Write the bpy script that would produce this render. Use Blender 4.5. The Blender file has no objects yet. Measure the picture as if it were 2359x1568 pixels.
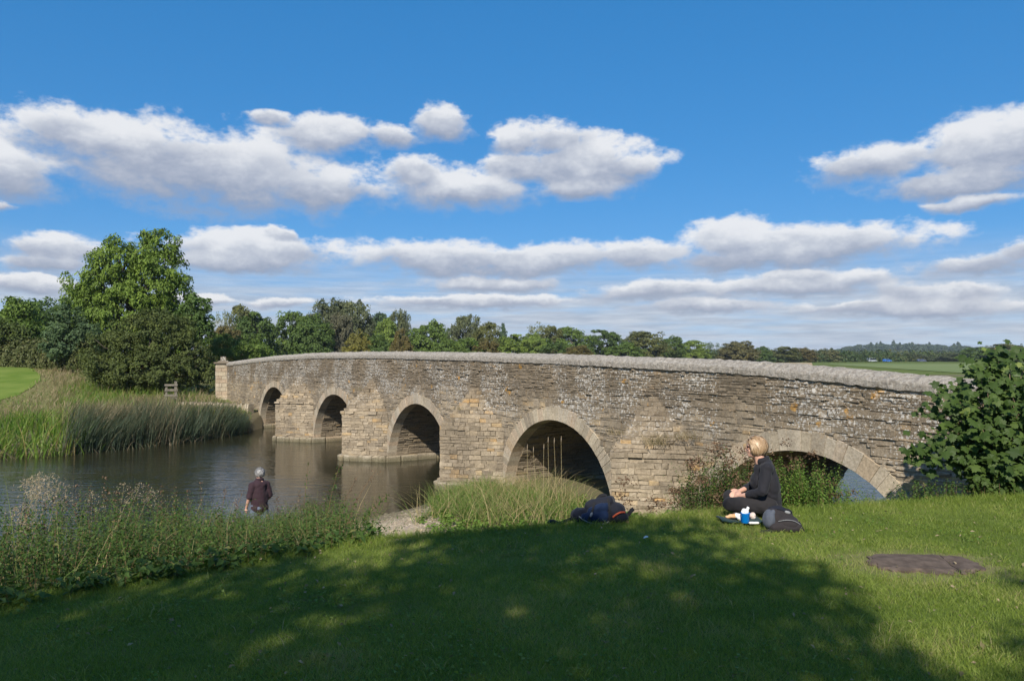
import bpy, bmesh, math, random
import numpy as np
from mathutils import Vector, Matrix

# ------------------------------------------------------------------ camera, sky, sun, exposure
scene = bpy.context.scene
COL = scene.collection
FPX, CXP, HYP, EYE = 1790.0, 1179.0, 824.0, 4.0      # photo measures, taken on a 2358 px wide view

cam_data = bpy.data.cameras.new("camera")
cam = bpy.data.objects.new("camera", cam_data)
COL.objects.link(cam)
cam.location = (0, 0, EYE)
cam.rotation_euler = (math.radians(90), 0, 0)
cam_data.sensor_width = 36
cam_data.lens = 36 * FPX / 2358
cam_data.shift_y = (HYP - 784) / 2358
cam_data.clip_start = 0.1
cam_data.clip_end = 12000
scene.camera = cam

SUN = Vector((-0.25, -1.36, 1.02)).normalized()      # towards the sun
sun_data = bpy.data.lights.new("sun", 'SUN')
sun_data.energy = 5.0
sun_data.angle = math.radians(0.53)
sun_data.color = (1.0, 0.93, 0.82)
sun = bpy.data.objects.new("sun", sun_data)
COL.objects.link(sun)
sun.rotation_euler = SUN.to_track_quat('Z', 'Y').to_euler()
sun.location = (-10, -50, 40)

scene.view_settings.view_transform = 'Standard'
scene.view_settings.look = 'None'
scene.view_settings.exposure = 0.27
scene.view_settings.gamma = 1.0
scene.view_settings.use_curve_mapping = False
scene.render.engine = 'CYCLES'
scene.cycles.max_bounces = 6
scene.cycles.diffuse_bounces = 3
scene.cycles.glossy_bounces = 3
scene.cycles.transmission_bounces = 4
scene.cycles.transparent_max_bounces = 4
scene.cycles.volume_bounces = 0
scene.cycles.use_denoising = True
scene.cycles.sample_clamp_indirect = 6


# ------------------------------------------------------------------ node helpers
class G:
    def __init__(s, nt):
        s.nt = nt
        nt.nodes.clear()

    def n(s, t, inp=None, **attrs):
        nd = s.nt.nodes.new(t)
        for k, v in attrs.items():
            setattr(nd, k, v)
        for k, v in (inp or {}).items():
            s.put(nd.inputs[k], v)
        return nd

    def put(s, sock, v):
        if isinstance(v, bpy.types.NodeSocket):
            s.nt.links.new(v, sock)
        else:
            if sock.type == 'RGBA' and len(v) == 3:
                v = (*v, 1)
            sock.default_value = v

    def m(s, op, a, b=0.0, c=0.0, clamp=False):
        nd = s.n('ShaderNodeMath', operation=op, use_clamp=clamp)
        for i, v in enumerate((a, b, c)):
            s.put(nd.inputs[i], v)
        return nd.outputs[0]

    def v(s, op, a, b=(0, 0, 0), c=(0, 0, 0), out=0):
        nd = s.n('ShaderNodeVectorMath', operation=op)
        for i, q in enumerate((a, b, c)):
            if i < len(nd.inputs):
                s.put(nd.inputs[i], q)
        return nd.outputs[out]

    def mix(s, f, a, b, blend='MIX'):
        nd = s.n('ShaderNodeMix', data_type='RGBA', blend_type=blend)
        s.put(nd.inputs[0], f)
        s.put(nd.inputs[6], a)
        s.put(nd.inputs[7], b)
        return nd.outputs[2]

    def step(s, x, lo, hi, a=0.0, b=1.0):
        nd = s.n('ShaderNodeMapRange', interpolation_type='SMOOTHSTEP')
        for i, q in enumerate((x, lo, hi, a, b)):
            s.put(nd.inputs[i], q)
        return nd.outputs[0]

    def noise(s, vec, scale, detail=3.0, rough=0.55, dist=0.0, out=0):
        nd = s.n('ShaderNodeTexNoise', {'Scale': scale, 'Detail': detail, 'Roughness': rough, 'Distortion': dist})
        if vec is not None:
            s.put(nd.inputs['Vector'], vec)
        return nd.outputs[out]

    def vor(s, vec, scale, feature='F1', rnd=1.0, out=0):
        nd = s.n('ShaderNodeTexVoronoi', {'Scale': scale, 'Randomness': rnd}, feature=feature)
        s.put(nd.inputs['Vector'], vec)
        return nd.outputs[out]

    def ramp(s, f, stops):
        nd = s.n('ShaderNodeValToRGB')
        el = nd.color_ramp.elements
        while len(el) < len(stops):
            el.new(0.5)
        for e, (p, c) in zip(el, stops):
            e.position = p
            e.color = (*c, 1) if len(c) == 3 else c
        s.put(nd.inputs[0], f)
        return nd.outputs[0]

    def pos(s):
        return s.n('ShaderNodeNewGeometry').outputs['Position']

    def attr(s, name, out='Fac'):
        return s.n('ShaderNodeAttribute', attribute_name=name).outputs[out]

    def out(s, shader, kind='ShaderNodeOutputMaterial', slot='Surface'):
        s.put(s.n(kind).inputs[slot], shader)


def new_mat(name):
    m = bpy.data.materials.new(name)
    m.use_nodes = True
    return m, G(m.node_tree)


# ------------------------------------------------------------------ sky with fair-weather cumulus
world = bpy.data.worlds.new("World")
scene.world = world
world.use_nodes = True
world.cycles.sampling_method = 'MANUAL'
world.cycles.sample_map_resolution = 512


def build_sky():
    g = G(world.node_tree)
    sky = g.n('ShaderNodeTexSky', sky_type='NISHITA', sun_disc=False)
    sky.sun_elevation = math.asin(SUN.z)
    sky.sun_rotation = math.atan2(SUN.x, SUN.y) % (2 * math.pi)
    sky.altitude = 50
    sky.air_density = 0.7
    sky.dust_density = 0.0
    sky.ozone_density = 8.0
    d = g.v('NORMALIZE', g.n('ShaderNodeTexCoord').outputs['Generated'])
    sp = g.n('ShaderNodeSeparateXYZ', {0: d})
    az = g.m('ARCTAN2', sp.outputs[0], sp.outputs[1])
    el = g.m('ARCSINE', sp.outputs[2])
    ae = g.n('ShaderNodeCombineXYZ', {0: az, 1: el, 2: 0.0}).outputs[0]
    # puffs get smaller and flatter towards the horizon
    nv = g.n('ShaderNodeCombineXYZ', {0: g.m('MULTIPLY', az, 1.0), 1: g.m('MULTIPLY', el, 1.7), 2: 0.3}).outputs[0]
    big = g.noise(nv, 12.0, 6.0, 0.60, 0.0, out=1)
    fine = g.noise(nv, 34.0, 5.0, 0.62, 0.0)
    off = g.v('SUBTRACT', big, (0.5, 0.5, 0.5))
    wob = g.v('MULTIPLY_ADD', off, (0.075, 0.030, 0.0), ae)
    fineo = g.m('SUBTRACT', fine, 0.5)
    # cloud banks: centre and half size on the 2358 px view
    CL = [(470, 395, 400, 92), (150, 300, 130, 48), (300, 335, 230, 50), (740, 310, 140, 46), (618, 270, 50, 18), (720, 440, 180, 45),
          (40, 402, 105, 58), (-5, 470, 40, 14), (1005, 283, 66, 36), (905, 318, 70, 26),
          (955, 400, 75, 40), (1075, 445, 175, 40), (1185, 325, 50, 36), (1280, 322, 95, 42), (1340, 385, 150, 62), (1205, 385, 80, 36), (1440, 385, 62, 26), (1330, 440, 100, 22),
          (2290, 345, 210, 78), (2010, 385, 140, 42), (2200, 420, 230, 32), (2230, 465, 110, 18),
          (130, 575, 120, 30), (110, 610, 105, 20), (600, 580, 200, 40), (660, 540, 40, 14), (560, 610, 190, 22), (1010, 600, 215, 38), (1230, 605, 260, 36),
          (1480, 590, 110, 34), (1680, 555, 110, 44), (1870, 570, 320, 46), (1700, 600, 170, 24), (2240, 615, 170, 32), (2340, 580, 70, 30),
          (1140, 657, 190, 17), (1500, 672, 170, 24), (1840, 660, 300, 28), (2140, 682, 180, 24), (1830, 634, 90, 13), (60, 655, 120, 20),
          (640, 697, 80, 12), (1090, 697, 260, 14), (1640, 705, 190, 15), (2060, 712, 330, 18), (470, 690, 70, 12)]
    dist = None
    num = den = None
    for c in CL:
        if c[0] == 'a':
            _, a0, e0, rx, ry = c
        else:
            x, y, rx, ry = c
            t = (x - CXP) / FPX
            a0 = math.atan(t)
            e0 = math.atan((HYP - y) / FPX * math.cos(a0))
            rx, ry = rx / FPX * math.cos(a0) ** 2, ry * (1.15 if y > 500 else 1.05) / FPX * math.cos(a0)
        q = g.v('MULTIPLY_ADD', wob, (1 / rx, 1 / ry, 0), (-a0 / rx, -e0 / ry, 0))
        ln = g.v('LENGTH', q, out=1)
        w = g.m('POWER', g.m('SUBTRACT', 1.45, ln, clamp=True), 2.0)
        vy = g.n('ShaderNodeSeparateXYZ', {0: q}).outputs[1]
        if dist is None:
            dist, num, den = ln, g.m('MULTIPLY', w, vy), g.m('ADD', w, 1e-3)
        else:
            dist = g.m('SMOOTH_MIN', dist, ln, 0.22)
            num = g.m('MULTIPLY_ADD', w, vy, num)
            den = g.m('ADD', den, w)
    vrel = g.m('DIVIDE', num, den)
    bigz = g.n('ShaderNodeSeparateXYZ', {0: off}).outputs[2]
    edge = g.m('SUBTRACT', 1.24, dist)
    edge = g.m('MULTIPLY_ADD', fineo, 0.95, edge)
    edge = g.m('MULTIPLY_ADD', bigz, 1.9, edge)
    dens = g.step(edge, -0.02, g.step(vrel, -0.5, 0.35, 0.95, 0.48))
    # the bank goes on unseen, round and overhead; its cover is tuned to fill shade
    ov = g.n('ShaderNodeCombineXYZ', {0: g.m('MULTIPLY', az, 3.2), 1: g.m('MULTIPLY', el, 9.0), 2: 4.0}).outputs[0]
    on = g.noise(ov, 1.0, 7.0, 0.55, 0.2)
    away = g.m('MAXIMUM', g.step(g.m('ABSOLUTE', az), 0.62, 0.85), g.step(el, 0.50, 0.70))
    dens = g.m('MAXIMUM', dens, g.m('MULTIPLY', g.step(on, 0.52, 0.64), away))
    # far banks near the horizon merge into long streaks
    sv = g.n('ShaderNodeCombineXYZ', {0: g.m('MULTIPLY', az, 6.0), 1: g.m('MULTIPLY', el, 62.0), 2: 1.7}).outputs[0]
    st = g.noise(sv, 1.4, 5.0, 0.55, 0.0)
    low = g.step(el, 0.150, 0.05)
    streak = g.m('MULTIPLY', g.step(st, 0.26, 0.60, 0.38, 1.0), g.m('MULTIPLY', low, 0.92))
    lit = g.m('MULTIPLY_ADD', bigz, 1.5, vrel)
    lit = g.m('MULTIPLY_ADD', fineo, 1.1, lit)
    thin = g.step(edge, 0.75, 0.1, 0.0, 0.30)
    lit = g.m('ADD', g.step(lit, -0.80, 0.85), thin, clamp=True)
    ccol = g.ramp(lit, [(0.0, (0.29, 0.335, 0.44)), (0.35, (0.42, 0.455, 0.545)), (0.7, (0.60, 0.625, 0.68)), (1.0, (0.82, 0.825, 0.84))])
    s2 = g.noise(sv, 3.0, 4.0, 0.6, 0.0)
    scol = g.ramp(s2, [(0.3, (0.38, 0.44, 0.54)), (0.7, (0.62, 0.66, 0.72))])
    grade = g.n('ShaderNodeGamma', {'Color': sky.outputs[0], 'Gamma': 0.4})
    grade = g.n('ShaderNodeHueSaturation', {'Color': grade.outputs[0], 'Saturation': 1.88, 'Value': 1.92})
    tint = g.mix(1.0, grade.outputs[0], (0.96, 0.93, 1.02), 'MULTIPLY')
    bg_sky = g.n('ShaderNodeBackground', {'Color': tint, 'Strength': 0.15})
    bg_st = g.n('ShaderNodeBackground', {'Color': scol, 'Strength': 0.86})
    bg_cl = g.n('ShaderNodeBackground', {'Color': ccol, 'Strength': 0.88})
    m1 = g.n('ShaderNodeMixShader', {0: streak, 1: bg_sky.outputs[0], 2: bg_st.outputs[0]})
    up = g.step(el, 0.0, 0.02)
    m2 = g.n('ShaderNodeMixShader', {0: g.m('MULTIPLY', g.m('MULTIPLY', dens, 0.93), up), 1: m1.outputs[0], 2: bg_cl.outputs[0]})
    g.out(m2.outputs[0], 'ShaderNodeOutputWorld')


build_sky()

# ------------------------------------------------------------------ mesh helpers
def mesh_np(name, V, F, attrs=None, smooth=False):
    V = np.ascontiguousarray(V, dtype=np.float32)
    F = np.ascontiguousarray(F, dtype=np.int32)
    me = bpy.data.meshes.new(name)
    me.vertices.add(len(V))
    me.vertices.foreach_set('co', V.ravel())
    me.loops.add(F.size)
    me.loops.foreach_set('vertex_index', F.ravel())
    me.polygons.add(len(F))
    me.polygons.foreach_set('loop_start', np.arange(0, F.size, F.shape[1], dtype=np.int32))
    me.polygons.foreach_set('use_smooth', np.full(len(F), bool(smooth)))
    me.update(calc_edges=True)
    for k, a in (attrs or {}).items():
        a = np.ascontiguousarray(a, dtype=np.float32)
        at = me.attributes.new(k, 'FLOAT', 'POINT')
        at.data.foreach_set('value', a)
    return me


def link(name, me, mat=None, parent=None, label=None, cat=None, group=None, kind=None):
    o = bpy.data.objects.new(name, me)
    COL.objects.link(o)
    if mat is not None and me is not None and not me.materials:
        me.materials.append(mat)
    if parent is not None:
        o.parent = parent
    for k, v in (('label', label), ('category', cat), ('group', group), ('kind', kind)):
        if v:
            o[k] = v
    return o


def thing(name, loc, label, cat, group=None, rz=0.0):
    o = link(name, None, label=label, cat=cat, group=group)
    o.location = loc
    o.rotation_euler = (0, 0, rz)
    return o


class Acc:
    """collects arrays of one face size into a single mesh"""
    def __init__(s):
        s.V, s.F, s.A, s.n = [], [], [], 0

    def add(s, V, F, rnd=None):
        V = np.asarray(V, dtype=np.float64).reshape(-1, 3)
        F = np.asarray(F, dtype=np.int64)
        s.V.append(V)
        s.F.append(F + s.n)
        s.A.append(np.full(len(V), 0.5) if rnd is None else np.broadcast_to(np.asarray(rnd, dtype=np.float64), (len(V),)))
        s.n += len(V)
        return s

    def mesh(s, name, smooth=False):
        return mesh_np(name, np.concatenate(s.V), np.concatenate(s.F), {'rnd': np.concatenate(s.A)}, smooth)


def unit(a):
    a = np.asarray(a, dtype=np.float64)
    return a / np.maximum(np.linalg.norm(a, axis=-1, keepdims=True), 1e-9)


def leaves(P, Nrm, L, asp, rng, fold=0.25, rnd=None, axis=None):
    """leaf-shaped quads: base, side, tip, side; folded along the midrib"""
    n = len(P)
    Nrm = unit(Nrm)
    ax = rng.normal(size=(n, 3)) if axis is None else axis
    T = unit(ax - (ax * Nrm).sum(1, keepdims=True) * Nrm)
    B = np.cross(Nrm, T)
    L = np.broadcast_to(np.asarray(L, dtype=np.float64), (n,))[:, None]
    w = L * asp * 0.5
    b = P - T * L * 0.5
    t = P + T * L * 0.5 - Nrm * L * 0.12
    r = P - T * L * 0.08 + B * w + Nrm * w * fold
    l = P - T * L * 0.08 - B * w + Nrm * w * fold
    V = np.stack([b, r, t, l], 1).reshape(-1, 3)
    F = np.arange(4 * n).reshape(n, 4)
    rn = rng.random(n) if rnd is None else rnd
    return V, F, np.repeat(rn, 4)


def blades(P, H, W, lean, bend, rng, segs=3, rnd=None):
    """grass-like blades: P (n,3) roots, lean (n,2) direction, bend = tip offset / height"""
    n = len(P)
    s = np.linspace(0, 1, segs + 1)
    H = np.broadcast_to(np.asarray(H, dtype=np.float64), (n,))[:, None]
    W = np.broadcast_to(np.asarray(W, dtype=np.float64), (n,))[:, None]
    bend = np.broadcast_to(np.asarray(bend, dtype=np.float64), (n,))[:, None]
    lean = unit(lean)
    off = bend * H * (0.35 * s + 0.65 * s ** 2)[None]
    z = H * (s[None] - 0.30 * np.minimum(np.abs(bend), 1.4) * s[None] ** 2.5)
    C = np.stack([P[:, :1] + lean[:, :1] * off, P[:, 1:2] + lean[:, 1:2] * off, P[:, 2:3] + z], 2)
    a = rng.uniform(0, 2 * np.pi, n)
    wd = np.stack([np.cos(a), np.sin(a), np.zeros(n)], 1)[:, None, :]
    ws = (W * (1 - 0.92 * s[None] ** 1.5) * 0.5)[:, :, None]
    V = np.stack([C - wd * ws, C + wd * ws], 2).reshape(n, (segs + 1) * 2, 3)
    k = np.arange(segs)
    q = np.stack([2 * k, 2 * k + 1, 2 * k + 3, 2 * k + 2], 1)
    F = (q[None] + (np.arange(n) * (segs + 1) * 2)[:, None, None]).reshape(-1, 4)
    rn = rng.random(n) if rnd is None else rnd
    return V.reshape(-1, 3), F, np.repeat(rn, (segs + 1) * 2)


def tube(pts, rad, seg=7, cap=True):
    """tapered tube along points -> quads (caps as degenerate-free fans of quads are skipped: ends taper)"""
    pts = np.asarray(pts, dtype=np.float64)
    rad = np.broadcast_to(np.asarray(rad, dtype=np.float64), (len(pts),))
    d = np.gradient(pts, axis=0)
    d = unit(d)
    ref = np.array([0.0, 0.0, 1.0]) if abs(d[:, 2]).mean() < 0.8 else np.array([1.0, 0.0, 0.0])
    a = unit(np.cross(d, ref))
    b = np.cross(d, a)
    th = np.linspace(0, 2 * np.pi, seg, endpoint=False)
    ring = a[:, None] * np.cos(th)[None, :, None] + b[:, None] * np.sin(th)[None, :, None]
    V = pts[:, None] + ring * rad[:, None, None]
    V = V.reshape(-1, 3)
    F = []
    for i in range(len(pts) - 1):
        for j in range(seg):
            j2 = (j + 1) % seg
            F.append((i * seg + j, i * seg + j2, (i + 1) * seg + j2, (i + 1) * seg + j))
    if cap:
        n = len(V)
        V = np.vstack([V, pts[0] - d[0] * rad[0] * 0.3, pts[-1] + d[-1] * rad[-1] * 0.3])
        for j in range(0, seg - 1, 2):
            F.append((n, (j + 2) % seg, j + 1, j))
            e = (len(pts) - 1) * seg
            F.append((n + 1, e + j, e + j + 1, e + (j + 2) % seg))
        if seg % 2:
            j = seg - 1
            e = (len(pts) - 1) * seg
    return V, np.array(F)


def blocks(C, E1, E2, N, back, front, rng, ch=0.010, jit=0.006):
    """bevelled stones: centre, half-edge vectors, outward normal; returns V (n,12,3) and quads (9,4)"""
    n = len(C)
    N = unit(N)
    l1 = np.linalg.norm(E1, axis=1, keepdims=True)
    l2 = np.linalg.norm(E2, axis=1, keepdims=True)
    u1, u2 = E1 / l1, E2 / l2
    back = np.broadcast_to(np.asarray(back, float), (n,))[:, None]
    front = np.broadcast_to(np.asarray(front, float), (n,))[:, None]
    c = np.minimum(ch, 0.3 * np.minimum(l1, l2))
    S = [(-1, -1), (1, -1), (1, 1), (-1, 1)]
    rings = []
    for lev in range(3):
        for sx, sy in S:
            a = l1 - (c if lev == 2 else 0)
            b = l2 - (c if lev == 2 else 0)
            h = -back if lev == 0 else (front - c if lev == 1 else front)
            p = C + u1 * a * sx + u2 * b * sy + N * h
            rings.append(p)
    V = np.stack(rings, 1)
    jj = rng.normal(size=(n, 4, 3)) * jit
    V[:, 4:8] += jj * 0.6
    V[:, 8:12] += jj + rng.normal(size=(n, 4, 1)) * jit * 0.7 * N[:, None]
    F = []
    for j in range(4):
        k = (j + 1) % 4
        F.append((j, k, 4 + k, 4 + j))
        F.append((4 + j, 4 + k, 8 + k, 8 + j))
    F.append((8, 9, 10, 11))
    return V, np.array(F)


def blocks_mesh(name, V, F, rnd):
    n = len(V)
    FF = (F[None] + (np.arange(n) * 12)[:, None, None]).reshape(-1, 4)
    return mesh_np(name, V.reshape(-1, 3), FF, {'rnd': np.repeat(rnd, 12)})


def box_np(x0, x1, y0, y1, z0, z1):
    V = np.array([(x, y, z) for z in (z0, z1) for y in (y0, y1) for x in (x0, x1)], float)
    F = np.array([(0, 2, 3, 1), (4, 5, 7, 6), (0, 1, 5, 4), (2, 6, 7, 3), (0, 4, 6, 2), (1, 3, 7, 5)])
    return V, F


def ico(sub=2):
    bm = bmesh.new()
    bmesh.ops.create_icosphere(bm, subdivisions=sub, radius=1.0)
    V = np.array([v.co[:] for v in bm.verts])
    F = np.array([[v.index for v in f.verts] for f in bm.faces])
    bm.free()
    return V, F


def px(x, y, Y):
    """photo view pixel at depth Y -> world"""
    return ((x - CXP) / FPX * Y, Y, EYE - (y - HYP) / FPX * Y)


def smooth01(t):
    t = np.clip(t, 0, 1)
    return t * t * (3 - 2 * t)


def vnoise(x, y, seed=0):
    """cheap smooth value noise for terrain and such"""
    xi, yi = np.floor(x), np.floor(y)
    fx, fy = x - xi, y - yi
    fx, fy = fx * fx * (3 - 2 * fx), fy * fy * (3 - 2 * fy)

    def h(a, b):
        t = np.sin(a * 127.1 + b * 311.7 + seed * 74.7) * 43758.5453
        return t - np.floor(t)
    return (h(xi, yi) * (1 - fx) + h(xi + 1, yi) * fx) * (1 - fy) + (h(xi, yi + 1) * (1 - fx) + h(xi + 1, yi + 1) * fx) * fy - 0.5


# bridge frame: u runs along the wall from the far end to the near end, p points out of the wall
WD = np.array([0.5557, -0.8314])
ND = np.array([-0.8314, -0.5557])
A0 = np.array([0.0, 22.84])


def BW(u, p, z):
    u, p, z = np.broadcast_arrays(np.asarray(u, float), np.asarray(p, float), np.asarray(z, float))
    return np.stack([A0[0] + WD[0] * u + ND[0] * p, A0[1] + WD[1] * u + ND[1] * p, z], -1)


def to_up(X, Y):
    dx, dy = X - A0[0], Y - A0[1]
    return dx * WD[0] + dy * WD[1], dx * ND[0] + dy * ND[1]


# ------------------------------------------------------------------ terrain height
def lawn_edge(X):
    return np.interp(X, [-30, -12, -6, -3.8, -1.4, 0.55, 2.7, 6.3, 10, 30], [-12, -1, 3.6, 5.7, 7.5, 8.1, 8.75, 9.75, 10.6, 14])


def shore_x(Y):
    return np.interp(Y, [-40, 0, 7, 10.5, 13.6, 16.4, 17.4, 19.6, 21, 23.5, 60], [-50, -24, -12.5, -9.0, -6.6, -5.6, -4.7, -3.4, -2.5, -1.6, -1.0])


def far_shore(X):
    return np.interp(X, [-400, -80, -40, -23, -18.7, -15.6, -14.2, -13.9], [-40, 6, 23, 31.2, 32.4, 37.0, 41.0, 90])


def height(X, Y):
    X, Y = np.broadcast_arrays(np.asarray(X, float), np.asarray(Y, float))
    u, p = to_up(X, Y)
    # near bank
    sd = (X - shore_x(Y)) * 0.75
    low = np.where(sd < 0, np.maximum(-1.0, 0.35 * sd), 0.42 * (1 - np.exp(-np.maximum(sd, 0) * 0.55)) + 0.15 * smooth01((X - 1.5) / 4))
    low = low + 0.06 * vnoise(X * 0.9, Y * 0.9, 1) * smooth01(sd)
    t = Y - lawn_edge(X)
    lawn = 2.28 - 0.02 * np.clip(-X, 0, 8) + 0.05 * vnoise(X * 0.35, Y * 0.35, 2) + 0.015 * vnoise(X * 1.7, Y * 1.7, 3)
    ts = 1 - (1 - np.clip(t / np.interp(X, [-6, 0, 3, 7, 9], [7.5, 5.2, 4.6, 4.0, 9.0]), 0, 1)) ** np.interp(X, [-5, -1.5, 0.5], [1.1, 1.4, 1.9])
    near = low + (np.maximum(lawn, low) - low) * (1 - ts)
    # ground climbs to the near end of the bridge
    rise = smooth01((u - 12.6) / 2.0)
    near = near + (np.maximum(2.0, near) - near) * rise * (p > -6)
    # beyond the bridge: river again, then water meadows
    nb = smooth01((-p - 2.5) / 2.0)
    near = near * (1 - nb) + -1.0 * nb
    # far bank
    fs = (Y - far_shore(X)) * 0.75
    fb = np.where(fs < 0, -1.0, np.minimum(1.0, 0.30 * fs - 0.15)) + 0.5 * smooth01((fs - 6) / 14)
    fb = fb + 0.10 * vnoise(X * 0.25, Y * 0.25, 4) * smooth01(fs / 6)
    fb = fb + 1.75 * smooth01((Y - 45) / 20) * smooth01((-X - 21) / 12) * smooth01((400 - Y) / 200)
    meadow = -1.0 + 2.9 * smooth01((-p - 30) / 8)
    meadow_r = -1.0 + 2.9 * smooth01((u - 20) / 6) * (p < -2)
    z = np.maximum(np.maximum(near, fb), np.maximum(meadow, meadow_r))
    return z

# ------------------------------------------------------------------ materials for ground and water
def mat_ground():
    m, g = new_mat("ground_soil_and_turf")
    P = g.pos()
    n1 = g.noise(P, 0.55, 4.0, 0.6)
    n2 = g.noise(P, 7.0, 4.0, 0.65)
    n3 = g.noise(P, 45.0, 3.0, 0.6)
    turf = g.mix(g.step(n1, 0.35, 0.68), (0.095, 0.135, 0.024), (0.140, 0.172, 0.040))
    turf = g.mix(g.step(n2, 0.52, 0.75), turf, (0.14, 0.125, 0.05))
    turf = g.mix(g.m('MULTIPLY', g.step(n3, 0.5, 0.7), 0.5), turf, (0.045, 0.050, 0.018))
    soil = g.mix(n2, (0.12, 0.095, 0.06), (0.20, 0.165, 0.11))
    grav = g.mix(g.step(g.vor(P, 16.0, out=1), 0.2, 0.8), (0.36, 0.27, 0.20), (0.50, 0.42, 0.33))
    grav = g.mix(n2, grav, (0.36, 0.27, 0.19))
    tan = g.mix(n2, (0.23, 0.19, 0.10), (0.15, 0.16, 0.05))
    c = g.mix(g.attr('mud'), turf, soil)
    c = g.mix(g.attr('dry'), c, tan)
    c = g.mix(g.attr('gravel'), c, grav)
    bmp = g.n('ShaderNodeBump', {'Strength': 0.6, 'Distance': 0.03, 'Height': g.m('ADD', n2, g.m('MULTIPLY', n3, 0.5))})
    b = g.n('ShaderNodeBsdfPrincipled', {'Base Color': c, 'Roughness': 0.95, 'Normal': bmp.outputs[0]})
    b.inputs['Specular IOR Level'].default_value = 0.1
    g.out(b.outputs[0])
    return m


def mat_water():
    m, g = new_mat("murky_river_water")
    P = g.pos()
    s1 = g.v('MULTIPLY', P, (0.55, 2.1, 1.0))
    a = g.noise(s1, 1.5, 3.0, 0.55, 0.4)
    s2 = g.v('MULTIPLY', P, (1.6, 5.5, 1.0))
    b_ = g.noise(s2, 2.0, 2.0, 0.5, 0.6)
    calm = g.noise(P, 0.11, 2.0, 0.5)
    amp = g.step(calm, 0.40, 0.62, 0.25, 1.0)
    h = g.m('MULTIPLY', g.m('MULTIPLY_ADD', b_, 0.45, a), amp)
    bmp = g.n('ShaderNodeBump', {'Strength': 0.30, 'Distance': 0.085, 'Height': h})
    col = g.mix(g.noise(P, 0.3, 2.0), (0.016, 0.018, 0.009), (0.034, 0.030, 0.015))
    b = g.n('ShaderNodeBsdfPrincipled', {'Base Color': col, 'Roughness': 0.045, 'IOR': 1.33, 'Normal': bmp.outputs[0]})
    g.out(b.outputs[0])
    return m


def mat_plain(name, c1, c2, scale=8.0, rough=0.8, bump=0.3, spec=0.3, detail=4.0, metallic=0.0, dist=0.01):
    m, g = new_mat(name)
    P = g.n('ShaderNodeTexCoord').outputs['Object']
    n = g.noise(P, scale, detail, 0.6)
    c = g.mix(g.step(n, 0.3, 0.7), c1, c2)
    bmp = g.n('ShaderNodeBump', {'Strength': bump, 'Distance': dist, 'Height': n})
    b = g.n('ShaderNodeBsdfPrincipled', {'Base Color': c, 'Roughness': rough, 'Metallic': metallic, 'Normal': bmp.outputs[0]})
    b.inputs['Specular IOR Level'].default_value = spec
    g.out(b.outputs[0])
    return m


def mat_leaf(name, stops, transl=0.35, rough=0.55, use_obj=False, spec=0.25):
    """leaf colours picked by the per-leaf random value; thin leaves let light through"""
    m, g = new_mat(name)
    r = g.attr('rnd')
    c = g.ramp(r, stops)
    if use_obj:
        oi = g.n('ShaderNodeObjectInfo')
        c = g.mix(1.0, c, oi.outputs['Color'], 'MULTIPLY')
    b = g.n('ShaderNodeBsdfPrincipled', {'Base Color': c, 'Roughness': rough})
    b.inputs['Specular IOR Level'].default_value = spec
    if transl > 0:
        t = g.n('ShaderNodeBsdfTranslucent', {'Color': g.mix(1.0, c, (1.25, 1.45, 0.55), 'MULTIPLY')})
        mx = g.n('ShaderNodeMixShader', {0: transl, 1: b.outputs[0], 2: t.outputs[0]})
        g.out(mx.outputs[0])
    else:
        g.out(b.outputs[0])
    return m


M_GROUND = mat_ground()
M_WATER = mat_water()
M_BARK = mat_plain("tree_bark", (0.07, 0.055, 0.04), (0.13, 0.105, 0.08), 14.0, 0.95, 0.6, 0.1)
M_STEM = mat_plain("dry_stem", (0.20, 0.13, 0.07), (0.12, 0.08, 0.045), 30.0, 0.9, 0.2, 0.1)


def graded(a, b, fine0, fine1, step, grow=1.18):
    v = list(np.arange(fine0, fine1 + 1e-6, step))
    s = step
    while v[-1] < b:
        s *= grow
        v.append(v[-1] + s)
    s = step
    while v[0] > a:
        s *= grow
        v.insert(0, v[0] - s)
    return np.array(v)


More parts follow.
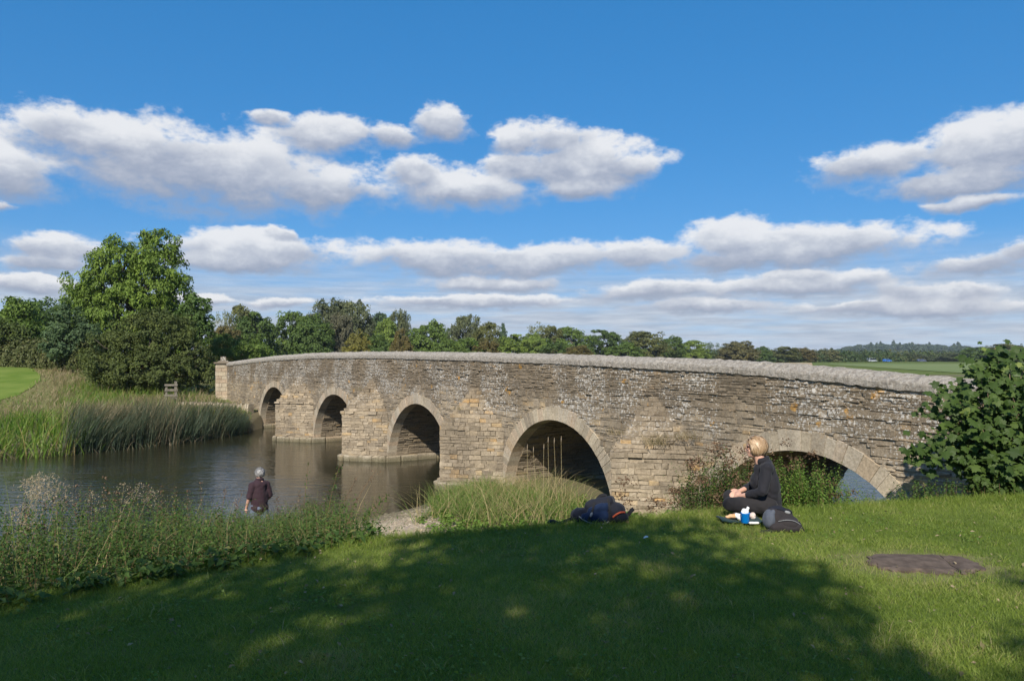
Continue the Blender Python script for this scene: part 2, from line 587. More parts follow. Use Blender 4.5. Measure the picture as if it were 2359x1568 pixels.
def build_ground():
    xs = graded(-5200, 5200, -26, 14, 0.16)
    ys = graded(-300, 6500, 1.0, 46, 0.16)
    X, Y = np.meshgrid(xs, ys)
    Z = height(X, Y)
    far = np.hypot(X, Y)
    nx, ny = len(xs), len(ys)
    i = np.arange(nx * ny).reshape(ny, nx)
    F = np.stack([i[:-1, :-1], i[:-1, 1:], i[1:, 1:], i[1:, :-1]], -1).reshape(-1, 4)
    t = Y - lawn_edge(X)
    u, p = to_up(X, Y)
    mud = smooth01((t - 0.2) / 1.5) * (Y < 40) * 0.8
    fs = Y - far_shore(X)
    mud = np.where((fs > -3) & (fs < 5), 0.9, mud)
    mud = np.where(Z < 0.12, 1.0, mud)
    # trodden gravel where people go down to the water
    gx = np.interp(Y, [7.4, 10, 13, 16, 19], [-1.2, -1.6, -2.1, -2.75, -2.6])
    gv = smooth01(1.25 - np.abs(X - gx) / np.interp(Y, [7, 12, 17], [0.4, 0.8, 1.5]) + 0.5 * vnoise(X * 2, Y * 2, 9)) * (t > -0.1) * smooth01((19.5 - Y) / 2)
    # earth rim round the slab on the lawn
    ex, ey = (X - 3.42) / 0.66, (Y - 6.42) / 0.46
    rim = smooth01((1.25 - np.sqrt(ex ** 2 + ey ** 2) + 0.6 * vnoise(X * 5, Y * 5, 12)) / 0.4)
    dry = ((fs > 7) & (fs < 40) & (X < -8)) * smooth01((fs - 7) / 5) * smooth01((44 - fs) / 10) * 0.8
    dry = np.maximum(dry, rim * 0.85)
    me = mesh_np("ground", np.stack([X, Y, Z], -1).reshape(-1, 3), F,
                 {'mud': mud.ravel(), 'dry': dry.ravel(), 'gravel': gv.ravel()}, smooth=True)
    link("ground", me, M_GROUND, kind="structure")
    wv = np.array([(-260, -120, 0), (120, -120, 0), (120, 140, 0), (-260, 140, 0)], float)
    link("river_water", mesh_np("river_water", wv, [(0, 1, 2, 3)]), M_WATER, kind="structure")

    # fields beyond the river
    def field(name, pts, mat, z):
        link(name, mesh_np(name, [(x, y, z) for x, y in pts], [(0, 1, 2, 3)]), mat, kind="structure")
    m, g = new_mat("stubble")
    P = g.pos()
    n = g.noise(g.v('MULTIPLY', P, (0.6, 0.06, 1)), 1.0, 4.0)
    b = g.n('ShaderNodeBsdfPrincipled', {'Base Color': g.mix(n, (0.33, 0.235, 0.12), (0.42, 0.31, 0.17)), 'Roughness': 1.0})
    g.out(b.outputs[0])
    field("stubble_field", [(-30, 118), (46, 118), (128, 332), (-30, 332)], m, 1.96)
    m, g = new_mat("meadow_turf")
    P = g.pos()
    n = g.noise(g.v('MULTIPLY', P, (0.05, 0.25, 1)), 1.0, 4.0)
    b = g.n('ShaderNodeBsdfPrincipled', {'Base Color': g.mix(g.step(n, 0.35, 0.7), (0.11, 0.165, 0.030), (0.19, 0.20, 0.06)), 'Roughness': 1.0})
    g.out(b.outputs[0])
    field("green_meadow", [(50, 66), (420, 66), (420, 265), (105, 265)], m, 1.97)
    # sunlit mown bank at the far left, following the slope
    ys = np.linspace(46.5, 66, 40)
    xr = (np.interp(ys, [46.5, 49, 52, 55, 58, 62, 66], [-20, 40, 75, 92, 92, 70, 10]) + 6 * vnoise(ys * .9, ys * 0, 4) - CXP) / FPX * ys
    V = np.array([[(x, y, float(height(x, y)) + .03) for x in np.linspace(-70, r, 30)] for y, r in zip(ys, xr)]).reshape(-1, 3)
    i = np.arange(1200).reshape(40, 30)
    F = np.stack([i[:-1, :-1], i[:-1, 1:], i[1:, 1:], i[1:, :-1]], -1).reshape(-1, 4)
    link("mown_field", mesh_np("mown_field", V, F, smooth=True), M_MOWN, kind="structure")


M_MOWN = mat_plain("mown_grass", (0.105, 0.165, 0.03), (0.165, 0.215, 0.05), 0.5, 1.0, 0.0, 0.0)
build_ground()


# wooded ridge on the skyline
def build_ridge():
    rng = np.random.default_rng(3)
    xs = np.linspace(380, 1900, 120)

    def top(x):
        vx = CXP + x / 1500 * FPX
        return np.interp(vx, [1640, 1800, 1850, 1930, 1990, 2060, 2110, 2200, 2280, 2600, 3500], [2, 6, 12, 14, 34, 39, 37, 33, 24, 18, 10]) * 0.66
    V = []
    for y, k in ((1250, 0.0), (1380, 0.55), (1500, 0.86), (1640, 0.9), (1900, 0.0)):
        for x in xs:
            V.append((x, y, 1.5 + top(x) * k))
    n = len(xs)
    F = [(r * n + i, r * n + i + 1, (r + 1) * n + i + 1, (r + 1) * n + i) for r in range(4) for i in range(n - 1)]
    link("hill", mesh_np("hill", V, F, smooth=True), mat_plain("wooded_hill_floor", (.03, .045, .02), (.045, .06, .028), .05, 1, 0, 0), kind="structure")
    A = Acc()
    iv, iF = ico(1)
    lv = []
    for k in range(1700):
        x = rng.uniform(420, 1850)
        y = rng.uniform(1330, 1560)
        f = np.interp(y, [1250, 1380, 1500, 1640], [0, 0.55, 0.86, 0.9])
        z = 1.5 + top(x) * f
        r = rng.uniform(4, 8)
        tall = 1.9 if rng.random() < 0.05 else 1.0
        c = np.array([x, y, z + r * 0.5 * tall])
        d = unit(rng.normal(size=(60, 3)))
        d[:, 2] = np.abs(d[:, 2]) * 1.0 - 0.15
        pts = c + d * r * np.array([1 if tall == 1 else 0.45, 1 if tall == 1 else 0.45, 0.8 * tall]) * rng.uniform(0.75, 1.05, (60, 1))
        A.add(*leaves(pts, d + rng.normal(size=d.shape) * 0.3, rng.uniform(2.2, 4.2, 60), 0.8, rng))
    o = link("far_wood", A.mesh("far_wood"), M_FARWOOD, kind="stuff", label="dark blue-green wood along the far skyline ridge", cat="wood")


M_FARWOOD = mat_leaf("far_wood_leaves", [(0.0, (0.030, 0.050, 0.022)), (1.0, (0.060, 0.085, 0.032))], 0.1)
build_ridge()

# ------------------------------------------------------------------ bridge materials
def mat_stone(name, weather=1.0, pale=0.0, vault=False):
    m, g = new_mat(name)
    P = g.pos()
    r = g.attr('rnd')
    z = g.n('ShaderNodeSeparateXYZ', {0: P}).outputs[2]
    c = g.ramp(r, [(0.0, (0.21, 0.178, 0.135)), (0.22, (0.35, 0.290, 0.210)), (0.48, (0.40, 0.335, 0.245)), (0.72, (0.29, 0.245, 0.185)),
                   (0.88, (0.43, 0.365, 0.275)), (0.975, (0.46, 0.345, 0.20)), (1.0, (0.46, 0.30, 0.14))])
    n1 = g.noise(P, 1.1, 4.0, 0.6)
    n2 = g.noise(P, 9.0, 5.0, 0.65)
    n3 = g.noise(P, 55.0, 3.0, 0.6)
    c = g.mix(g.m('MULTIPLY', g.step(n2, 0.35, 0.75), 0.35), c, (0.25, 0.21, 0.155))
    if pale:
        c = g.mix(pale, c, g.ramp(r, [(0.0, (0.33, 0.285, 0.22)), (0.25, (0.54, 0.475, 0.36)), (0.45, (0.42, 0.38, 0.31)), (0.65, (0.57, 0.51, 0.41)), (0.82, (0.52, 0.40, 0.29)), (1.0, (0.38, 0.33, 0.26))]))
    # old grey weathering on the parapet and upper spandrel
    wz = g.m('MULTIPLY_ADD', g.m('SUBTRACT', n1, 0.5), 1.9, z)
    wf = g.m('MULTIPLY', g.step(wz, 2.15, 3.05), 0.82 * weather)
    grey = g.mix(g.step(n2, 0.3, 0.7), (0.104, 0.084, 0.060), (0.212, 0.173, 0.124))
    grey = g.mix(g.m('MULTIPLY', r, 0.55), grey, (0.25, 0.200, 0.142))
    c = g.mix(wf, c, grey)
    # dirty patches lower down
    blot = g.noise(P, 0.9, 5.0, 0.62, 0.3)
    c = g.mix(g.m('MULTIPLY', g.step(blot, 0.42, 0.62), 0.70 * max(weather, 0.4)), c, g.mix(n2, (0.135, 0.115, 0.088), (0.24, 0.20, 0.15)))
    # lichen: white rosettes in two sizes, patchy, and a few orange ones
    pat = g.noise(P, 0.75, 3.0, 0.6)
    dn = g.v('MULTIPLY_ADD', g.noise(P, 26.0, 2.0, 0.5, out=1), (0.05, 0.05, 0.05), P)
    v1 = g.vor(dn, 17.0)
    v1r = g.n('ShaderNodeSeparateColor', {0: g.vor(dn, 17.0, out=1)}).outputs[0]
    thr = g.m('MULTIPLY', g.step(pat, 0.34, 0.62, 0.12, 0.58), g.m('MULTIPLY_ADD', v1r, 0.9, 0.25))
    l1 = g.step(g.m('SUBTRACT', thr, v1), -0.03, 0.04)
    v2 = g.vor(dn, 46.0)
    v2r = g.n('ShaderNodeSeparateColor', {0: g.vor(dn, 46.0, out=1)}).outputs[1]
    l2 = g.step(g.m('SUBTRACT', g.m('MULTIPLY', g.step(pat, 0.36, 0.62, 0.12, 0.60), v2r), v2), -0.03, 0.05)
    lz = g.step(wz, 1.9, 2.9) if not vault else 0.0
    lf = g.m('MULTIPLY', g.m('MAXIMUM', l1, g.m('MULTIPLY', l2, 0.75)), g.m('MULTIPLY', lz, 0.78 * weather))
    c = g.mix(lf, c, g.mix(n3, (0.44, 0.43, 0.40), (0.66, 0.655, 0.63)))
    v3 = g.vor(g.v('MULTIPLY_ADD', g.noise(P, 9.0, 2.0, 0.5, out=1), (0.18, 0.18, 0.18), P), 2.6)
    v3r = g.n('ShaderNodeSeparateColor', {0: g.vor(P, 2.6, out=1)}).outputs[2]
    lo = g.m('MULTIPLY', g.step(g.m('SUBTRACT', g.m('MULTIPLY', g.step(v3r, 0.80, 0.92), 0.26), v3), -0.02, 0.05), g.m('MULTIPLY', lz, 0.8))
    c = g.mix(g.m('MULTIPLY', lo, g.step(n2, 0.3, 0.6)), c, (0.46, 0.255, 0.06))
    # damp, algae-stained foot
    wet = g.step(g.m('MULTIPLY_ADD', g.m('SUBTRACT', n2, 0.5), 0.25, z), 0.28, 0.05)
    c = g.mix(g.m('MULTIPLY', wet, 0.75), c, (0.095, 0.090, 0.050))
    # run-off stains
    stn = g.noise(g.v('MULTIPLY', P, (1.6, 1.6, 0.16)), 1.6, 4.0, 0.6)
    c = g.mix(g.m('MULTIPLY', g.step(stn, 0.56, 0.72), 0.5), c, g.mix(0.6, c, (0.09, 0.080, 0.062)))
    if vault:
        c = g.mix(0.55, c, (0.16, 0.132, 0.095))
    h = g.m('ADD', g.m('MULTIPLY', n2, 0.6), g.m('MULTIPLY', n3, 0.4))
    bmp = g.n('ShaderNodeBump', {'Strength': 0.85, 'Distance': 0.025, 'Height': h})
    n4 = g.noise(P, 22.0, 5.0, 0.7)
    c = g.mix(1.0, c, g.mix(g.step(n4, 0.25, 0.75), (0.70, 0.67, 0.63), (1.24, 1.215, 1.18)), 'MULTIPLY')
    b = g.n('ShaderNodeBsdfPrincipled', {'Base Color': c, 'Roughness': 0.95, 'Normal': bmp.outputs[0]})
    b.inputs['Specular IOR Level'].default_value = 0.15
    g.out(b.outputs[0])
    return m


M_STONE = mat_stone("lichened_limestone_rubble")
M_VOUS = mat_stone("pale_ashlar", 0.40, 0.62)
M_PILLAR = mat_stone("pale_pillar_ashlar", 0.0, 0.92)
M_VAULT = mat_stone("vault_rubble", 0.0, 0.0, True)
M_MORTAR = mat_stone("lime_mortar", 0.9, 0.25)


def mat_coping():
    m, g = new_mat("rough_cement_coping")
    P = g.pos()
    n1 = g.noise(P, 1.3, 4.0, 0.6)
    n2 = g.noise(P, 16.0, 5.0, 0.7)
    n3 = g.noise(P, 70.0, 3.0, 0.6)
    c = g.mix(g.step(n2, 0.3, 0.72), (0.235, 0.205, 0.17), (0.46, 0.42, 0.362))
    c = g.mix(g.m('MULTIPLY', g.step(n1, 0.5, 0.75), 0.45), c, (0.24, 0.215, 0.18))
    v = g.vor(P, 24.0)
    c = g.mix(g.m('MULTIPLY', g.step(v, 0.28, 0.12), 0.55), c, (0.60, 0.585, 0.55))
    h = g.m('ADD', g.m('MULTIPLY', n2, 0.8), g.m('MULTIPLY', n3, 0.35))
    bmp = g.n('ShaderNodeBump', {'Strength': 1.0, 'Distance': 0.05, 'Height': h})
    b = g.n('ShaderNodeBsdfPrincipled', {'Base Color': c, 'Roughness': 0.95, 'Normal': bmp.outputs[0]})
    b.inputs['Specular IOR Level'].default_value = 0.1
    g.out(b.outputs[0])
    return m


M_COPING = mat_coping()

# ------------------------------------------------------------------ bridge geometry
ARCH = [(-26.0, -20.4, 2.42), (-16.98, -11.5, 2.37), (-8.63, -3.65, 2.35), (-0.44, 4.5, 2.31), (7.3, 12.3, 2.24)]
PIERS = [(-20.4, -16.98, 1.30), (-11.5, -8.63, 1.30), (-3.65, -0.44, 1.30), (4.5, 7.3, 1.30)]
U0, U1, BWID = -33.6, 17.5, 4.6
RING = [0.33, 0.34, 0.35, 0.38, 0.40]
COP_H = 0.27
HUMP_U = [-40, -34.3, -32.2, -27, -22.5, -17.1, -10.4, -4.8, 2.3, 7.2, 8.8, 10.3, 12.45, 15, 18.5]
HUMP_Z = [3.6, 3.70, 3.79, 4.0, 4.14, 4.245, 4.26, 4.215, 4.105, 3.98, 3.93, 3.85, 3.68, 3.50, 3.25]


def ztop(u):
    k = np.linspace(-1.2, 1.2, 9)
    return np.mean([np.interp(np.asarray(u) + d, HUMP_U, HUMP_Z) for d in k], axis=0)


def soffit(u, grow=0.0):
    """height of the arch opening (grown by the ring) at u, or -9 outside"""
    u = np.asarray(u, float)
    z = np.full(u.shape, -9.0)
    for (a, b, r), rg in zip(ARCH, RING):
        c, h = (a + b) / 2, (b - a) / 2
        g_ = grow * rg
        q = 1 - ((u - c) / (h + g_)) ** 2
        z = np.where(q > 0, np.maximum(z, -0.15 + (r + 0.15 + g_) * np.sqrt(np.maximum(q, 0))), z)
    return z


def arch_span(z, i, grow):
    a, b, r = ARCH[i]
    g_ = grow * RING[i]
    q = 1 - ((z + 0.15) / (r + 0.15 + g_)) ** 2
    if q <= 0 or z < -0.15:
        return ((a - g_, b + g_) if z < -0.15 else None)
    c, h = (a + b) / 2, (b - a) / 2 + g_
    return c - h * math.sqrt(q), c + h * math.sqrt(q)


def pier_depth(z, p):
    """how far a cutwater stands out at height z: upright, then a stepped roof"""
    return p if z < 1.8 else p * max(0.0, 1 - (z - 1.8) / 1.30)


def build_bridge():
    rng = np.random.default_rng(11)
    B = thing("stone_bridge", tuple(BW(-7.0, -2.3, 0.0)), "old humpbacked limestone bridge with five round arches over the river", "bridge")
    inv = Matrix.Translation(-Vector(B.location))

    def part(name, me, mat, parent=B, **kw):
        o = link(name, me, mat, parent, **kw)
        if parent is B:
            o.matrix_parent_inverse = inv
        return o

    # --- core: mortar face, deck and back wall
    us = np.unique(np.concatenate([np.arange(U0, U1 + 0.01, 0.25)] + [np.concatenate([np.linspace(a, b, 60), [a - 1e-3, b + 1e-3]]) for a, b, _ in ARCH]))
    A = Acc()
    zs, zt = soffit(us), ztop(us) - COP_H + 0.02
    zb = np.where(zs > -5, zs, -1.0)

    def strip(f0, f1):
        V = np.stack([f0, f1], 1).reshape(-1, 3)
        k = np.arange(len(us) - 1)
        A.add(V, np.stack([2 * k, 2 * k + 2, 2 * k + 3, 2 * k + 1], 1), 0.5)
    strip(BW(us, -0.022, zb), BW(us, -0.022, zt))
    strip(BW(us, -0.022, zt), BW(us, -0.42, zt))
    strip(BW(us, -0.42, zt), BW(us, -0.42, zt - 0.75))
    strip(BW(us, -0.42, zt - 0.75), BW(us, -BWID + 0.4, zt - 0.75))
    strip(BW(us, -BWID + 0.4, zt - 0.75), BW(us, -BWID + 0.4, zt - 0.45))
    strip(BW(us, -BWID + 0.4, zt - 0.45), BW(us, -BWID, zt - 0.45))
    strip(BW(us, -BWID, zt - 0.45), BW(us, -BWID, zb))
    for ue in (U0, U1):
        z1 = float(ztop(ue)) - COP_H
        A.add(BW([ue] * 4, [-0.035, -BWID, -BWID, -0.035], [-1, -1, z1 - 0.5, z1]), [(0, 1, 2, 3)])
    # cutwater cores
    for a, b, p in PIERS:
        c = (a + b) / 2
        a2, b2 = a + 0.07, b - 0.07
        V = list(BW([a2, c, b2, a2, c, b2], [-0.05, p - 0.06, -0.05] * 2, [-1, -1, -1, 1.78, 1.78, 1.78])) + list(BW([c, c], [-0.02, -0.02], [3.02, 3.02]))
        A.add(V, [(0, 1, 4, 3), (1, 2, 5, 4), (3, 4, 6, 7), (4, 5, 7, 6)], 0.4)
    part("mortar_core", A.mesh("mortar_core"), M_MORTAR)

    # --- vault linings: rubble courses running through the bridge
    Cs, E1, E2, Ns, Fr = [], [], [], [], []
    for i, (a, b, r) in enumerate(ARCH):
        c, h = (a + b) / 2, (b - a) / 2
        th = np.linspace(math.pi + 0.12, -0.12, 70)
        uu, zz = c + h * np.cos(th), -0.15 + (r + 0.15) * np.sin(th)
        seg = np.hypot(np.diff(uu), np.diff(zz))
        arc = np.concatenate([[0], np.cumsum(seg)])
        s = 0.0
        while s < arc[-1] - 0.05:
            hgt = rng.uniform(0.075, 0.16)
            um, zm = np.interp(s + hgt / 2, arc, uu), np.interp(s + hgt / 2, arc, zz)
            du, dz = np.interp(s + hgt, arc, uu) - np.interp(s, arc, uu), np.interp(s + hgt, arc, zz) - np.interp(s, arc, zz)
            nl = math.hypot(du, dz)
            tu, tz = du / nl, dz / nl
            nu, nz = tz, -tu                       # towards the opening
            p0 = -RING[i] * 0.95
            while p0 > -BWID + 0.1:
                L = min(rng.uniform(0.22, 0.62), p0 + BWID)
                Cs.append(BW(um, p0 - L / 2, zm))
                E1.append(BW(0, -(L / 2 - 0.008), 0) - BW(0, 0, 0))
                E2.append(np.array([WD[0] * tu, WD[1] * tu, tz]) * (hgt / 2 - 0.006))
                Ns.append(np.array([WD[0] * nu, WD[1] * nu, nz]))
                Fr.append(rng.uniform(0.0, 0.045) * (1 if rng.random() < 0.8 else 0.2))
                p0 -= L
            s += hgt
    Vb, Fb = blocks(np.array(Cs), np.array(E1), np.array(E2), np.array(Ns), 0.10, np.array(Fr), rng, 0.012, 0.006)
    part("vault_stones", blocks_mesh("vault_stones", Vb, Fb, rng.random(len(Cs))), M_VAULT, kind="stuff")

    # --- arch rings: every voussoir a piece
    for i, (a, b, r) in enumerate(ARCH):
        c, h = (a + b) / 2, (b - a) / 2
        th = np.linspace(math.pi + 0.05, -0.05, 400)
        uu, zz = c + h * np.cos(th), -0.15 + (r + 0.15) * np.sin(th)
        arc = np.concatenate([[0], np.cumsum(np.hypot(np.diff(uu), np.diff(zz)))])
        s = 0.0
        while s < arc[-1] - 0.04:
            wv = rng.uniform(0.13, 0.22) if i < 4 else rng.uniform(0.16, 0.30)
            s1 = min(s + wv, arc[-1])
            if arc[-1] - s1 < 0.08:
                s1 = arc[-1]
            ang = [np.interp(q, arc, th) for q in (s + 0.003, s1 - 0.003)]
            z_mid = -0.15 + (r + 0.15) * math.sin(sum(ang) / 2)
            if z_mid > -0.12:
                rg = RING[i] * rng.uniform(0.90, 1.06)
                fr = rng.uniform(0.004, 0.016)
                quad = []
                for an, rr in ((ang[0], -0.004), (ang[1], -0.004), (ang[1], rg), (ang[0], rg)):
                    quad.append((c + (h + rr) * math.cos(an), -0.15 + (r + 0.15 + rr) * math.sin(an)))
                qc = np.mean(quad, axis=0)
                V = []
                for lev in range(3):
                    for (qu, qz) in quad:
                        d = np.array([qc[0] - qu, qc[1] - qz])
                        d = d / np.linalg.norm(d) * (0.006 if lev == 2 else 0)
                        V.append(BW(qu + d[0], (-RING[i] if lev == 0 else (fr - 0.006 if lev == 1 else fr + rng.normal() * 0.003)), qz + d[1]))
                F = []
                for j in range(4):
                    k = (j + 1) % 4
                    F += [(j, k, 4 + k, 4 + j), (4 + j, 4 + k, 8 + k, 8 + j)]
                F.append((8, 9, 10, 11))
                me = mesh_np("voussoir", np.array(V), F, {'rnd': np.full(12, rng.random())})
                part("voussoir", me, M_VOUS)
            s = s1

    # --- coursed rubble of the river face
    C, HL, HH, RD = [], [], [], []
    z = -0.35
    while z < 4.3:
        hc = rng.uniform(0.040, 0.085)
        if rng.random() < (0.25 if z < 2.0 else 0.10):
            hc = rng.uniform(0.09, 0.15)
        u = U0 + rng.uniform(0, 0.3)
        while u < U1:
            L = rng.uniform(0.09, 0.38) * (1.25 if hc > 0.12 else 1.0)
            pieces = [(u, u + L)]
            for i in range(5):
                sp = arch_span(z + hc / 2, i, 0.96)
                if sp is None:
                    continue
                nxt = []
                for (a, b) in pieces:
                    if b <= sp[0] or a >= sp[1]:
                        nxt.append((a, b))
                    else:
                        if a < sp[0] - 0.04:
                            nxt.append((a, sp[0]))
                        if b > sp[1] + 0.04:
                            nxt.append((sp[1], b))
                pieces = nxt
            for (a, b) in pieces:
                cu = (a + b) / 2
                top = float(ztop(cu)) - COP_H
                # courses follow the hump a little in the parapet
                zc = z + hc / 2
                if zc + hc / 2 > top + 0.03:
                    continue
                C.append((cu, zc))
                HL.append((b - a) / 2 - 0.004)
                HH.append(hc / 2 - rng.uniform(0.002, 0.007))
                RD.append(rng.random())
            u += L
        z += hc
    C, HL, HH, RD = np.array(C), np.array(HL), np.array(HH), np.array(RD)
    wob = 0.02 * vnoise(C[:, 0] * 0.8, C[:, 1] * 3, 5)
    W = BW(C[:, 0], 0.0, C[:, 1] + wob)
    slope = (ztop(C[:, 0] + 0.2) - ztop(C[:, 0] - 0.2)) / 0.4 * smooth01((C[:, 1] - 2.0) / 1.5) * 0.7
    e1 = np.stack([np.full(len(C), WD[0]), np.full(len(C), WD[1]), slope], 1) * HL[:, None]
    e2 = np.stack([np.zeros(len(C)), np.zeros(len(C)), HH], 1)
    front = rng.uniform(-0.020, 0.012, len(C)) + (rng.random(len(C)) < 0.07) * 0.02
    nn = np.tile(np.array([ND[0], ND[1], 0.0]), (len(C), 1)) + rng.normal(size=(len(C), 3)) * 0.05
    Vb, Fb = blocks(W, e1, e2, nn, 0.10, front, rng, 0.005, 0.007)
    # the 300 that show largest are separate pieces
    area = HL * HH / (W[:, 1] ** 2)
    vx = CXP + FPX * W[:, 0] / W[:, 1]
    vy = HYP + FPX * (EYE - W[:, 2]) / W[:, 1]
    vis = (vx < 2120) & (vy < 1120) & ~((vx > 1560) & (vy > 1010)) & ~((C[:, 0] > 4.4) & (C[:, 0] < 7.4) & (C[:, 1] < 3.1))
    order = np.argsort(-area * vis)
    big, rest = order[:300], order[300:]
    part("wall_stones", blocks_mesh("wall_stones", Vb[rest], Fb, RD[rest]), M_STONE, kind="stuff")
    for k in big:
        part("stone", mesh_np("stone", Vb[k], Fb, {'rnd': np.full(12, RD[k])}), M_STONE)

    # --- cutwaters: upright faces, stepped roofs, plinths
    for pi, (a, b, p) in enumerate(PIERS):
        c = (a + b) / 2
        Cs, E1, E2, Ns, Bk, Fr = [], [], [], [], [], []

        def face(q0, q1, zc, hc, depth, fr):
            q0, q1 = np.array(q0), np.array(q1)
            L = np.linalg.norm(q1 - q0)
            t = (q1 - q0) / L
            nrm = np.array([-t[1], t[0]])
            if nrm[1] < 0:
                nrm = -nrm
            s = 0.0
            while s < L - 0.03:
                l = rng.uniform(0.12, 0.42)
                if L - s - l < 0.12:
                    l = L - s
                m_ = q0 + t * (s + l / 2)
                Cs.append(BW(m_[0], m_[1], zc))
                o = BW(0, 0, 0)
                E1.append((BW(t[0], t[1], 0) - o) * (l / 2 - 0.003))
                E2.append(np.array([0, 0, hc / 2 - 0.003]))
                Ns.append(BW(nrm[0], nrm[1], 0) - o)
                Bk.append(depth)
                Fr.append(fr + rng.uniform(-0.010, 0.008) + (rng.uniform(-.05, .04) if zc > 1.82 else 0))
                s += l
        z = -0.3
        while z < 1.74:
            hc = min(rng.uniform(0.065, 0.15), 1.8 - z)
            face((a, 0.0), (c, p), z + hc / 2, hc, 0.10, 0.0)
            face((c, p), (b, 0.0), z + hc / 2, hc, 0.10, 0.0)
            z += hc
        k, z = 0, 1.8
        while z < 3.05:
            hc = rng.uniform(0.075, 0.13)
            d = pier_depth(z, p) + 0.02
            f = d / p
            if d < 0.08:
                break
            face((c - (c - a) * f, 0.0), (c, d), z + hc / 2, hc, 0.30, 0.0)
            face((c, d), (c + (b - c) * f, 0.0), z + hc / 2, hc, 0.30, 0.0)
            z += hc
        Vb, Fb = blocks(np.array(Cs), np.array(E1), np.array(E2), np.array(Ns), np.array(Bk), np.array(Fr), rng, 0.007, 0.009)
        rd = rng.random(len(Cs))
        pr = part("cutwater", blocks_mesh("cutwater", Vb, Fb, rd), M_STONE)
        # plinth stones at the water line
        Cs, E1, E2, Ns, Bk, Fr = [], [], [], [], [], []
        for (hz, zc, fr) in ((0.38, 0.02, 0.17), (0.24, -0.29, 0.26)):
            face((a, 0.02), (c, p + 0.02), zc, hz, 0.3, fr)
            face((c, p + 0.02), (b, 0.02), zc, hz, 0.3, fr)
        Vb, Fb = blocks(np.array(Cs), np.array(E1) * 1.04, np.array(E2), np.array(Ns), np.array(Bk), np.array(Fr), rng, 0.03, 0.02)
        part("plinth", blocks_mesh("plinth", Vb, Fb, rng.random(len(Cs))), M_VOUS)
        if pi == 0:
            # plinth goes on along the inside of the next arch
            pass
    # plinth courses inside the arches, on the visible (far) side
    for i, (a, b, r) in enumerate(ARCH):
        Cs, E1, E2, Ns = [], [], [], []
        p0 = 0.12
        while p0 > -BWID:
            L = rng.uniform(0.6, 1.1)
            Cs.append(BW(a + 0.02, p0 - L / 2, 0.02))
            E1.append((BW(0, -1, 0) - BW(0, 0, 0)) * (L / 2 - 0.01))
            E2.append(np.array([0, 0, 0.19]))
            Ns.append(BW(1, 0, 0) - BW(0, 0, 0))
            p0 -= L
        Vb, Fb = blocks(np.array(Cs), np.array(E1), np.array(E2), np.array(Ns), 0.3, 0.13, rng, 0.03, 0.02)
        part("plinth", blocks_mesh("plinth", Vb, Fb, rng.random(len(Cs))), M_VOUS)

    # --- coping: lumpy cement saddleback cast in lengths
    u, prev = U0, None
    while u < U1:
        L = min(rng.uniform(1.1, 1.7), U1 - u)
        n = max(6, int(L / 0.09))
        uu = np.linspace(u + 0.0015, u + L - 0.0015, n + 1)
        zt_ = ztop(uu)
        prof = [(-0.02, -COP_H - 0.03), (0.040, -COP_H), (0.045, -0.17), (0.030, -0.125), (-0.07, -0.065), (-0.15, -0.02), (-0.24, 0.0), (-0.33, -0.03), (-0.45, -0.13), (-0.46, -COP_H), (-0.40, -COP_H - 0.03)]
        V = np.array([BW(uu, pp, zt_ + dz) for pp, dz in prof])              # (k, n+1, 3)
        amp = 0.0065
        V += (rng.normal(size=V.shape) + 1.6 * vnoise(uu * 1.9, uu * 0 + 3.0, 7)[None, :, None]) * np.array([amp, amp, amp * 1.1]) * (np.array([0, 1, 1, 1, 1.2, 1.2, 1.2, 1, 1, 0, 0])[:, None, None])
        if prev is not None:
            V[:, 0] = prev + (BW(0.003, 0, 0) - BW(0, 0, 0))
        prev = V[:, -1].copy()
        k = len(prof)
        F = [(r * (n + 1) + j, r * (n + 1) + j + 1, (r + 1) * (n + 1) + j + 1, (r + 1) * (n + 1) + j) for r in range(k - 1) for j in range(n)]
        for e in (0, n):
            idx = [r * (n + 1) + e for r in range(k)]
            for q in range(1, (k - 1) // 2 + 1):
                aa, bb, cc, dd = idx[q - 1], idx[q], idx[k - 1 - q], idx[k - q]
                if len({aa, bb, cc, dd}) == 4:
                    F.append((aa, bb, cc, dd))
        part("coping_stone", mesh_np("coping_stone", V.reshape(-1, 3), F, {'rnd': np.full(V.shape[0] * V.shape[1], rng.random())}), M_COPING)
        u += L
    return B


BRIDGE = build_bridge()


